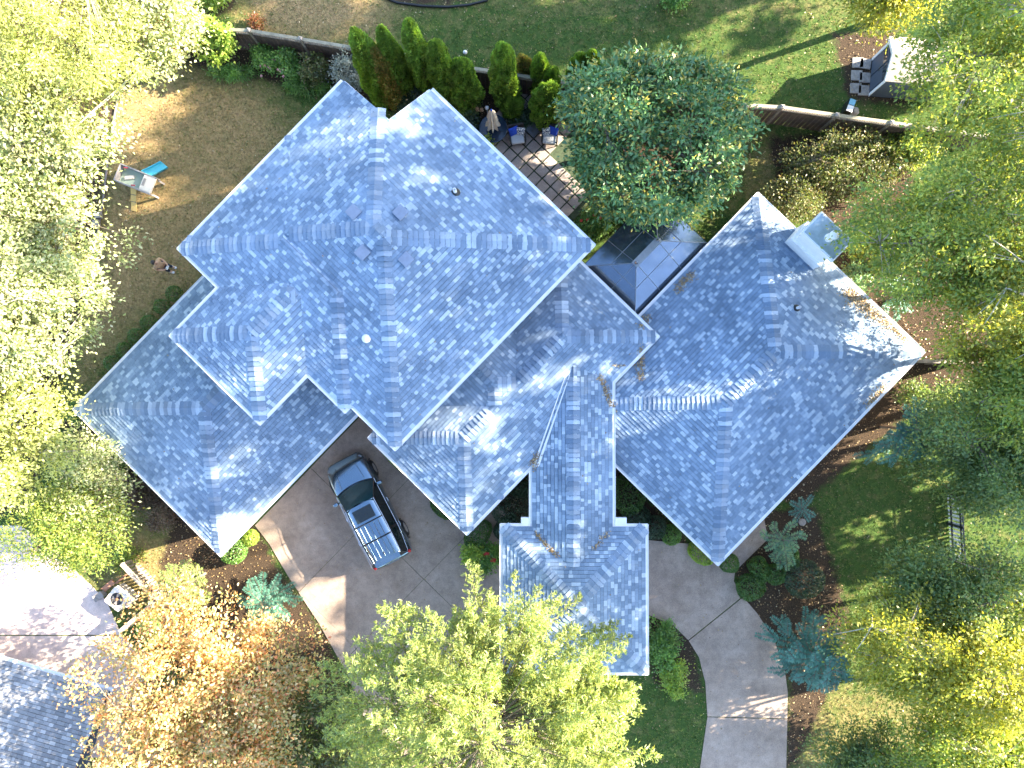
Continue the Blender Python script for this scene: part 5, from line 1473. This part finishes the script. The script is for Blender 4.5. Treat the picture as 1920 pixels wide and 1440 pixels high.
for lab, px, py, dx, dy, dz, rz, mt in (('terracotta plank lying by the air conditioner', 204, 1098, .62, .24, .06, .7, plain('terracotta', (.40, .19, .12), .8)),
                                   ('thin reddish board lying between the slatted fence and the air conditioner', 231, 1083, .75, .10, .05, .7, plain('reddish_board', (.34, .16, .09), .8))):
    p = at(px, py, 0); t = thing('plank', lab, 'plank', (p.x, p.y, 0), rz)
    mb = MB(WM[t.name]); mb.bbox((0, 0, .04), (dx, dy, dz), .008); mb.build('board', mt, t)
p = at(192, 1115, 0); t = thing('utility_box', 'low grey utility box at the corner of the sunlit drive', 'utility box', (p.x, p.y, 0), .6)
mb = MB(WM[t.name]); mb.bbox((0, 0, .16), (.42, .26, .32), .02); mb.build('cabinet', M_STONE, t); mb = MB(WM[t.name]); mb.bbox((0, 0, .335), (.46, .30, .03), .01); mb.build('lid', M_STONE, t)

# ------------------------------------------------------------------ play climber
p = at(272, 346, 0); pa = math.radians(-22)
pc = thing('play_climber', 'grey toddler play climber with turquoise slide and yellow ramp on the lawn', 'climber', (p.x, p.y, 0), pa)
PM_ = WM[pc.name]; M_GRY = plain('grey_plastic', (.33, .31, .31), .6, var=.1); M_CRM = plain('cream_plastic', (.62, .58, .52), .55, var=.08); M_TUR = plain('turquoise_plastic', (.06, .42, .56), .4, var=.08); M_YEL = plain('yellow_plank', (.62, .42, .14), .75, var=.15); M_SEA = plain('pale_green_mat', (.38, .48, .42), .7, var=.08)
mb = MB(PM_); mb.bbox((-.22, 0, .52), (1.20, .72, .06), .015); mb.build('platform', M_SEA, pc)
for y in (-.38, .38):
    mb = MB(PM_); mb.bbox((0, y, .68), (1.74, .05, .36), .015); mb.build('side_wall', M_GRY, pc)
mb = MB(PM_); mb.bbox((-.86, 0, .68), (.05, .71, .36), .015); mb.build('end_wall', M_GRY, pc)
mb = MB(PM_); mb.bbox((.58, 0, .78), (.56, .71, .12), .03); tb = mb.build('table_box', M_CRM, pc)
mb = MB(PM_); mb.bbox((.42, .02, .845), (.12, .34, .012), .004); mb.build('table_slot', M_STONE, tb)
mb = MB(PM_); mb.bbox((-.4, -.02, .60), (.44, .16, .10), .02, Matrix.Rotation(.5, 3, 'Z')); mb.build('step_block', M_CRM, pc)
for x, y in ((-.55, .3), (.05, -.3)):
    mb = MB(PM_); mb.bbox((x, y, .88), (.18, .06, .05), .015, Matrix.Rotation(.3, 3, 'Z')); mb.build('handle_grip', plain('red_grip', (.4, .06, .08), .5), pc)
for x in (-.8, .8):
    for y in (-.34, .34):
        mb = MB(PM_); mb.bbox((x, y, .25), (.08, .08, .5), .01); mb.build('leg', M_GRY, pc)
mb = MB(PM_); rings = []
dirx, diry = math.cos(1.25), math.sin(1.25)
for f in np.linspace(0, 1, 7):
    cx, cy, cz_ = .22 + .35 * f * .9, .38 + .78 * f, .52 * (1 - f) ** 1.1 + .06
    s_ = Vector((diry, -dirx, 0)).normalized()
    rings.append([Vector((cx, cy, cz_)) + s_ * a_ + Vector((0, 0, h_)) for a_, h_ in ((-.22, .12), (-.19, .12), (-.17, 0), (.17, 0), (.19, .12), (.22, .12), (.20, -.04), (-.20, -.04))])
mb.loft(rings); mb.build('slide', M_TUR, pc)
p2_, p3_ = at(250, 352, .5), at(251, 396, .03)
mb = MB(); d = p3_ - p2_; s_ = Vector((-d.y, d.x, 0)).normalized() * .13; dz = Vector((0, 0, .03))
mb.mesh([p2_ - s_, p2_ + s_, p3_ + s_, p3_ - s_, p2_ - s_ - dz, p2_ + s_ - dz, p3_ + s_ - dz, p3_ - s_ - dz], [(0, 1, 2, 3), (7, 6, 5, 4), (0, 4, 5, 1), (1, 5, 6, 2), (2, 6, 7, 3), (3, 7, 4, 0)]); rp = mb.build('ramp', M_YEL, pc)
for f in (.3, .6):
    c_ = p2_.lerp(p3_, f) + Vector((0, 0, .012)); mb = MB(); mb.box(c_, (.25, .025, .02), Matrix.Rotation(math.atan2(s_.y, s_.x), 3, 'Z')); mb.build('ramp_cleat', M_WOOD, rp)

# ------------------------------------------------------------------ edging, blocks, disc
mb = MB(); pts = [at(x, y, .04) for x, y in ((262, 132), (240, 148), (225, 168), (216, 210), (208, 260), (200, 320), (193, 380), (184, 430), (176, 480), (170, 530), (160, 580))]
mb.tube(pts, .045, 6); o = mb.build('lawn_edging', plain('grey_edging', (.20, .17, .17), .8)); tag(o, 'thin grey edging strip curving down the left side of the lawn', 'edging')
mb = MB(); pts = [at(x, y, .05) for x, y in ((718, -6), (745, 5), (790, 11), (840, 13), (880, 9), (915, 0))]
mb.tube(pts, .06, 6); o = mb.build('lawn_edging', M_BLACK); tag(o, 'dark curved edging of the bed at the top edge', 'edging')
for lab, px, py, rz in (('upper of two grey stone blocks by the left trees', 187, 405, .15), ('lower of two grey stone blocks by the left trees', 183, 419, .05)):
    p = at(px, py, 0); t = thing('stone_block', lab, 'block', (p.x, p.y, 0), rz, 'stone blocks')
    mb = MB(WM[t.name]); mb.bbox((0, 0, .1), (.27, .27, .2), .02); mb.build('block', M_STONE, t)
p = at(1504, 979, 0); mb = MB(); mb.lathe([(.16, -.02), (.16, .03), (.145, .04), (.01, .04)], 24, (p.x, p.y, 0)); o = mb.build('drain_cover', M_STONE); tag(o, 'round grey cover set in the mulch by the right wing', 'cover')
for lab, px, py, r in (('pale rock just below the back fence on the right', 1578, 258, .22), ('small rock behind the back fence on the right', 1597, 210, .24)):
    p = at(px, py, 0); bm = bmesh.new(); bmesh.ops.create_icosphere(bm, subdivisions=2, radius=r)
    for v in bm.verts: v.co = Vector((v.co.x * 1.2, v.co.y * .9, v.co.z * .6)) * (1 + rnd.uniform(-.12, .12))
    me = bpy.data.meshes.new('rock'); bm.to_mesh(me); bm.free(); me.materials.append(M_STONE)
    tag(link(bpy.data.objects.new('rock', me), Matrix.Translation((p.x, p.y, r * .3))), lab, 'rock')
# bin by the back fence
p = at(1584, 208, 0); t = thing('storage_bin', 'narrow storage bin, blue lid and white front, behind the back fence', 'bin', (p.x, p.y, 0), 1.2)
mb = MB(WM[t.name]); mb.bbox((0, 0, .3), (.62, .30, .6), .02); mb.build('tub', M_BLACK, t)
mb = MB(WM[t.name]); mb.bbox((.15, 0, .62), (.26, .26, .05), .015); mb.build('lid', plain('sky_blue_plastic', (.15, .38, .55), .4), t)
mb = MB(WM[t.name]); mb.bbox((-.15, 0, .62), (.28, .26, .05), .015); mb.build('lid', M_TRIM, t)

# ------------------------------------------------------------------ shed
c0, c1 = at(1636, 112, 0), at(1630, 178, 0)
mid = (c0 + c1) / 2; d = c1 - c0; sa = math.atan2(d.y, d.x); wS = d.length + .1
sh = thing('garden_shed', 'small gabled shed with blue-grey front and white trim under the trees', 'shed', mid, sa + math.pi / 2)
SM = WM[sh.name]; hS, pk, dp_ = 1.75, 2.15, 2.6      # local x points away from the front
M_SHB = plain('blue_grey_siding', (.075, .10, .15), .6, var=.12); M_SHR = plain('pale_shed_shingle', (.34, .31, .28), .9, var=.15, scale=12)
mb = MB(SM)
mb.mesh([(0, -wS / 2, 0), (0, wS / 2, 0), (0, wS / 2, hS), (0, 0, pk), (0, -wS / 2, hS), (dp_, -wS / 2, 0), (dp_, wS / 2, 0), (dp_, wS / 2, hS), (dp_, 0, pk), (dp_, -wS / 2, hS)],
        [(0, 1, 2, 3, 4), (9, 8, 7, 6, 5), (0, 5, 6, 1), (1, 6, 7, 2), (4, 9, 5, 0), (2, 7, 8, 3), (3, 8, 9, 4)]); mb.build('wall', M_SHB, sh)
for s_ in (-1, 1):
    mb = MB(SM); y0, y1 = s_ * (wS / 2 + .12), 0; z0_, z1_ = hS - .05, pk + .04
    mb.mesh([(-.14, y0, z0_), (dp_ + .1, y0, z0_), (dp_ + .1, y1, z1_), (-.14, y1, z1_), (-.14, y0, z0_ + .05), (dp_ + .1, y0, z0_ + .05), (dp_ + .1, y1, z1_ + .05), (-.14, y1, z1_ + .05)],
            [(3, 2, 1, 0), (4, 5, 6, 7), (0, 1, 5, 4), (1, 2, 6, 5), (2, 3, 7, 6), (3, 0, 4, 7)]); mb.build('roof', M_SHR, sh)
    mb = MB(SM); mb.mesh([(-.165, y0, z0_ - .1), (-.142, y0, z0_ - .1), (-.142, y1, z1_ - .1), (-.165, y1, z1_ - .1), (-.165, y0, z0_ + .06), (-.142, y0, z0_ + .06), (-.142, y1, z1_ + .06), (-.165, y1, z1_ + .06)],
            [(3, 2, 1, 0), (4, 5, 6, 7), (0, 1, 5, 4), (1, 2, 6, 5), (2, 3, 7, 6), (3, 0, 4, 7)]); mb.build('rake_trim', M_TRIM, sh)
    mb = MB(SM); mb.box((-.02, s_ * (wS / 2 - .04), hS / 2), (.04, .12, hS)); mb.build('corner_trim', M_TRIM, sh)
    mb = MB(SM); mb.box((-.02, s_ * wS * .21, .82), (.03, wS * .38, 1.55)); dr = mb.build('door', plain('dark_blue_door', (.05, .07, .11), .5, var=.1), sh)
    for k in range(4):
        mb = MB(SM); mb.box((-.04, s_ * wS * (.07 + .095 * k), 1.32), (.015, wS * .07, .3)); mb.build('door_pane', M_GLASS, dr)
    mb = MB(SM); mb.box((-.045, s_ * .05, .85), (.02, .03, .16)); mb.build('door_handle', M_CHROME, dr)
pad = bpy.data.objects.new('shed_pad', None); link(pad); tag(pad, kind='structure')
for k, (px, py) in enumerate(((1608, 118), (1622, 120), (1606, 142), (1621, 146), (1604, 166), (1619, 170))):
    p = at(px, py, 0); mb = MB(); mb.bbox((p.x, p.y, .02), (.46, .5, .06), .02, Matrix.Rotation(sa + rnd.uniform(-.1, .1), 3, 'Z')); mb.build('stone_slab', M_STONE, pad)

# ------------------------------------------------------------------ person flying the drone
p = at(323, 505, 0)
hd = math.atan2(-.35, .94)
per = thing('person', 'person in tan top and dark trousers standing on the lawn holding a pale controller', 'person', (p.x, p.y, 0), hd)
Mp = WM[per.name]
def skin(name, verts, edges, mat, root_i=0, parent=per, sub=2):
    me = bpy.data.meshes.new(name); me.from_pydata([v[:3] for v in verts], edges, [])
    o = bpy.data.objects.new(name, me); link(o, Mp, parent)
    sk = o.modifiers.new('skin', 'SKIN'); sk.use_smooth_shade = True
    for i, v in enumerate(verts):
        me.skin_vertices[0].data[i].radius = (v[3], v[4] if len(v) > 4 else v[3])
        me.skin_vertices[0].data[i].use_root = i == root_i
    s_ = o.modifiers.new('sub', 'SUBSURF'); s_.levels = sub; s_.render_levels = sub
    me.materials.append(mat); return o
M_SKIN = plain('skin', (.46, .28, .19), .55, var=.08); M_TAN = plain('tan_shirt', (.50, .33, .20), .85, var=.12); M_NAVY = plain('navy_trousers', (.02, .035, .07), .85, var=.2); M_HAIR = plain('dark_hair', (.015, .012, .014), .5, var=.3)
# x forward, y left.  body: pelvis, spine, neck, head, arms, legs
Bv = [(0, 0, .95, .15, .11), (0, 0, 1.15, .14, .10), (.01, 0, 1.35, .17, .11), (.02, 0, 1.47, .07), (.04, 0, 1.56, .055), (.05, 0, 1.64, .09, .10), (.06, 0, 1.73, .085, .095),
      (.0, .19, 1.42, .06), (.03, .25, 1.18, .05), (.24, .16, 1.10, .04), (.33, .10, 1.13, .035), (0, -.19, 1.42, .06), (.03, -.25, 1.18, .05), (.24, -.16, 1.10, .04), (.33, -.10, 1.13, .035),
      (0, .09, .88, .095), (.02, .10, .50, .068), (-.01, .11, .10, .05), (.14, .12, .05, .045), (0, -.09, .88, .095), (.0, -.10, .50, .068), (-.03, -.11, .10, .05), (.12, -.12, .05, .045)]
Be = [(0, 1), (1, 2), (2, 3), (3, 4), (4, 5), (5, 6), (2, 7), (7, 8), (8, 9), (9, 10), (2, 11), (11, 12), (12, 13), (13, 14), (0, 15), (15, 16), (16, 17), (17, 18), (0, 19), (19, 20), (20, 21), (21, 22)]
skin('body', Bv, Be, M_SKIN)
skin('shirt', [(0, 0, .93, .165, .125), (0, 0, 1.15, .158, .118), (.01, 0, 1.36, .188, .128), (.015, 0, 1.46, .085), (0, .20, 1.425, .075), (.015, .235, 1.26, .068), (0, -.20, 1.425, .075), (.015, -.235, 1.26, .068)],
     [(0, 1), (1, 2), (2, 3), (2, 4), (4, 5), (2, 6), (6, 7)], M_TAN)
skin('trousers', [(0, 0, .96, .17, .128), (0, .09, .86, .112), (.02, .10, .50, .084), (-.01, .11, .12, .07), (0, -.09, .86, .112), (0, -.10, .50, .084), (-.03, -.11, .12, .07)], [(0, 1), (1, 2), (2, 3), (0, 4), (4, 5), (5, 6)], M_NAVY)
for x, y in ((.06, .118), (.04, -.118)):
    mb = MB(Mp); mb.bbox((x, y, .045), (.27, .10, .09), .03); mb.build('shoe', M_TRIM, per, True)
bm = bmesh.new(); bmesh.ops.create_icosphere(bm, subdivisions=3, radius=1)
P = []
for v in bm.verts:
    q = v.co.copy(); k_ = 1.0
    if q.x > .35 and q.z < .35: q.x = .35 + (q.x - .35) * .1; k_ = .93
    P.append(Vector((.035 + q.x * .112 * k_, q.y * .105 * k_, 1.72 + q.z * .135)))
mb = MB(Mp); mb.mesh(P, [[v.index for v in f.verts] for f in bm.faces]); bm.free(); mb.build('hair', M_HAIR, per, True)
for s_ in (-1, 1):
    for k in range(4):      # fingers closed on the controller
        y0 = s_ * (.115 - .0); z0 = 1.135 - .018 * k
        mb = MB(Mp); mb.tube([(.335, s_ * .105, z0 + .02), (.375, s_ * .095, z0 + .022), (.398, s_ * .070, z0 + .012), (.392, s_ * .050, z0)], [.010, .010, .009, .007], 6); mb.build('finger', M_SKIN, per, True)
    mb = MB(Mp); mb.tube([(.33, s_ * .085, 1.16), (.355, s_ * .07, 1.185), (.375, s_ * .05, 1.19)], [.012, .011, .009], 6); mb.build('thumb', M_SKIN, per, True)
ct = thing('controller', 'pale handheld controller in the hands of the person on the lawn', 'controller', Mp @ Vector((.37, 0, 1.15)), hd)
mb = MB(WM[ct.name]); mb.bbox((0, 0, 0), (.11, .19, .03), .012); mb.build('shell', M_TRIM, ct)
for s_ in (-1, 1):
    mb = MB(WM[ct.name]); mb.lathe([(.014, .012), (.007, .02), (.012, .035), (.004, .038)], 10, (-.01, s_ * .055, 0)); mb.build('stick', M_BLACK, ct)

# ------------------------------------------------------------------ grass and fallen leaves
rg = np.random.default_rng(5)
def zone_at(X, Y):
    ix = np.clip(np.searchsorted(gx, X), 0, nx - 1); iy = np.clip(np.searchsorted(gy, Y), 0, ny - 1)
    return dryw[iy, ix], mulw[iy, ix]
HARD = [pxpoly(P) for P in dp] + [court] + [pxpoly([(-420, 985), (40, 985), (110, 1040), (200, 1125), (262, 1225), (276, 1290), (250, 1420), (-420, 1420)])]
FOOT = [[tuple(b_.w(b_.r[0] + .5, b_.r[2] + .5)), tuple(b_.w(b_.r[1] - .5, b_.r[2] + .5)), tuple(b_.w(b_.r[1] - .5, b_.r[3] - .5)), tuple(b_.w(b_.r[0] + .5, b_.r[3] - .5))] for b_ in GROUP if b_ is not bL] + [[tuple(uvw(-9.65, 6.6)[:2]), tuple(uvw(-3.9, 6.6)[:2]), tuple(uvw(-3.9, 8.6)[:2]), tuple(uvw(-6.4, 10.1)[:2]), tuple(uvw(-9.65, 10.1)[:2])], [tuple(uvw(gu0, gv0)[:2]), tuple(uvw(gu1, gv0)[:2]), tuple(uvw(gu1, gv1)[:2]), tuple(uvw(gu0, gv1)[:2])]]
def free(X, Y, hard=True):
    ok = np.ones(X.shape, bool)
    for P in FOOT + (HARD if hard else []): ok &= sdpoly(X, Y, P) > .02
    return ok
N_ = 120000
X = rg.uniform(-24.5, 23, N_); Y = rg.uniform(-17.5, 19, N_)
dz_, mz_ = zone_at(X, Y); ok = free(X, Y) & (mz_ + rg.normal(size=N_) * .12 < .45); X, Y, dz_ = X[ok], Y[ok], dz_[ok]
isdry = rg.uniform(size=len(X)) < np.clip(dz_ * .85 + .06, 0, 1)
def blades(X, Y, name, mat, h):
    n = len(X); k = 3
    Xr, Yr = np.repeat(X, k), np.repeat(Y, k); m_ = len(Xr)
    an = rg.uniform(0, 6.283, m_); ln = rg.uniform(.5, 1.2, m_) * h; w = .016
    bx, by = Xr + rg.normal(size=m_) * .03, Yr + rg.normal(size=m_) * .03
    lean = rg.uniform(.3, .9, m_) * ln
    V_ = np.stack([np.stack([bx - np.sin(an) * w, by + np.cos(an) * w, np.full(m_, -.005)], 1), np.stack([bx + np.sin(an) * w, by - np.cos(an) * w, np.full(m_, -.005)], 1),
                   np.stack([bx + np.cos(an) * lean, by + np.sin(an) * lean, ln * .75], 1)], 1).reshape(-1, 3)
    me = np_mesh(name, V_, np.arange(m_ * 3).reshape(-1, 3), mat)
    return tag(link(bpy.data.objects.new(name, me)), kind='stuff')
M_GRS = leafmat('grass_blade', [(0.035, 0.070, 0.018), (0.055, 0.095, 0.024), (0.080, 0.120, 0.030), (.11, .135, .035)], .35, clump=.4, cscale=.8, gain=1.6)
M_GRD = leafmat('dry_grass_blade', [(0.16, 0.12, 0.06), (0.22, 0.17, 0.085), (0.28, 0.22, 0.115), (.12, .11, .05)], .3, clump=.4, cscale=.8, tcol=(1.1, 1, .8), gain=1.5)
blades(X[~isdry], Y[~isdry], 'green_grass', M_GRS, .085); blades(X[isdry], Y[isdry], 'dry_grass', M_GRD, .07)
M_LIT = leafmat('fallen_leaf', [(0.30, 0.20, 0.09), (0.20, 0.12, 0.055), (0.40, 0.29, 0.13), (0.13, 0.075, 0.04), (0.34, 0.24, 0.08), (.45, .38, .24)], .1, clump=.2, tcol=(1, .9, .7), gain=1.0)
def litter(X, Y, Z, name, size=.055, tilt=.35, parent=None):
    n = len(X); C = np.stack([X, Y, Z], 1)
    A = rg.normal(size=(n, 3)) * np.array([1, 1, .15]); N = np.array([0, 0, 1.0]) + rg.normal(size=(n, 3)) * tilt
    s_ = rg.uniform(.6, 1.4, n) * size
    V_, F_ = leaves(C, A, N, s_, s_ * .6, .12)
    return tag(link(bpy.data.objects.new(name, np_mesh(name, V_, F_, M_LIT)), None, parent), kind='stuff')
n = 60000
X = rg.uniform(-24.5, 23, n); Y = rg.uniform(-17.5, 19, n)
dz_, mz_ = zone_at(X, Y)
ok = free(X, Y) & (rg.uniform(size=n) < .10 + .75 * np.clip(mz_, 0, 1) + .25 * dz_)
litter(X[ok], Y[ok], rg.uniform(.015, .07, ok.sum()), 'fallen_leaves', .07)
n = 900; X = rg.uniform(-12, 11, n); Y = rg.uniform(-16, 0, n); inh = np.zeros(n, bool)
for P in HARD[:6]: inh |= sdpoly(X, Y, P) < -.05
litter(X[inh], Y[inh], np.full(inh.sum(), .05), 'drive_leaves', .06)
# leaves washed together on the roof: (pixel line, half width m, count)
LX, LY, LZ = [], [], []
for (x0, y0), (x1, y1), hw, cnt, lv in (((1124, 704), (1152, 772), .07, 260, 0), ((1203, 650), (1200, 712), .08, 260, 0), ((1212, 590), (1202, 612), .09, 110, 0), ((1300, 512), (1266, 545), .10, 260, 0),
        ((1006, 852), (996, 880), .09, 170, 0), ((1003, 998), (1046, 1043), .05, 200, 0), ((1140, 998), (1112, 1030), .06, 80, 0), ((1585, 545), (1672, 612), .20, 1500, 0), ((1672, 612), (1700, 640), .10, 200, 0), ((1660, 728), (1628, 760), .16, 420, 0), ((1700, 690), (1685, 705), .14, 120, 0), ((1145, 687), (1200, 683), .03, 45, 0), ((1215, 455), (1330, 470), .8, 40, 9)):
    if lv == 9: continue
    for k in range(cnt):
        f = rg.uniform(); q = roof_pt(x0 + (x1 - x0) * f, y0 + (y1 - y0) * f, lv); q = q + Vector((rg.normal() * hw, rg.normal() * hw, 0))
        z = union_z((q.x, q.y), lv)
        if z < 0: continue
        LX.append(q.x); LY.append(q.y); LZ.append(z + .03 + rg.uniform(0, .05))
for k in range(260):
    q = (rg.uniform(-15, 15), rg.uniform(-10, 11)); z = max(union_z(q, 0), union_z(q, 1))
    if z > 0: LX.append(q[0]); LY.append(q[1]); LZ.append(z + .03)
litter(np.array(LX), np.array(LY), np.array(LZ), 'roof_leaves', .065, .5)
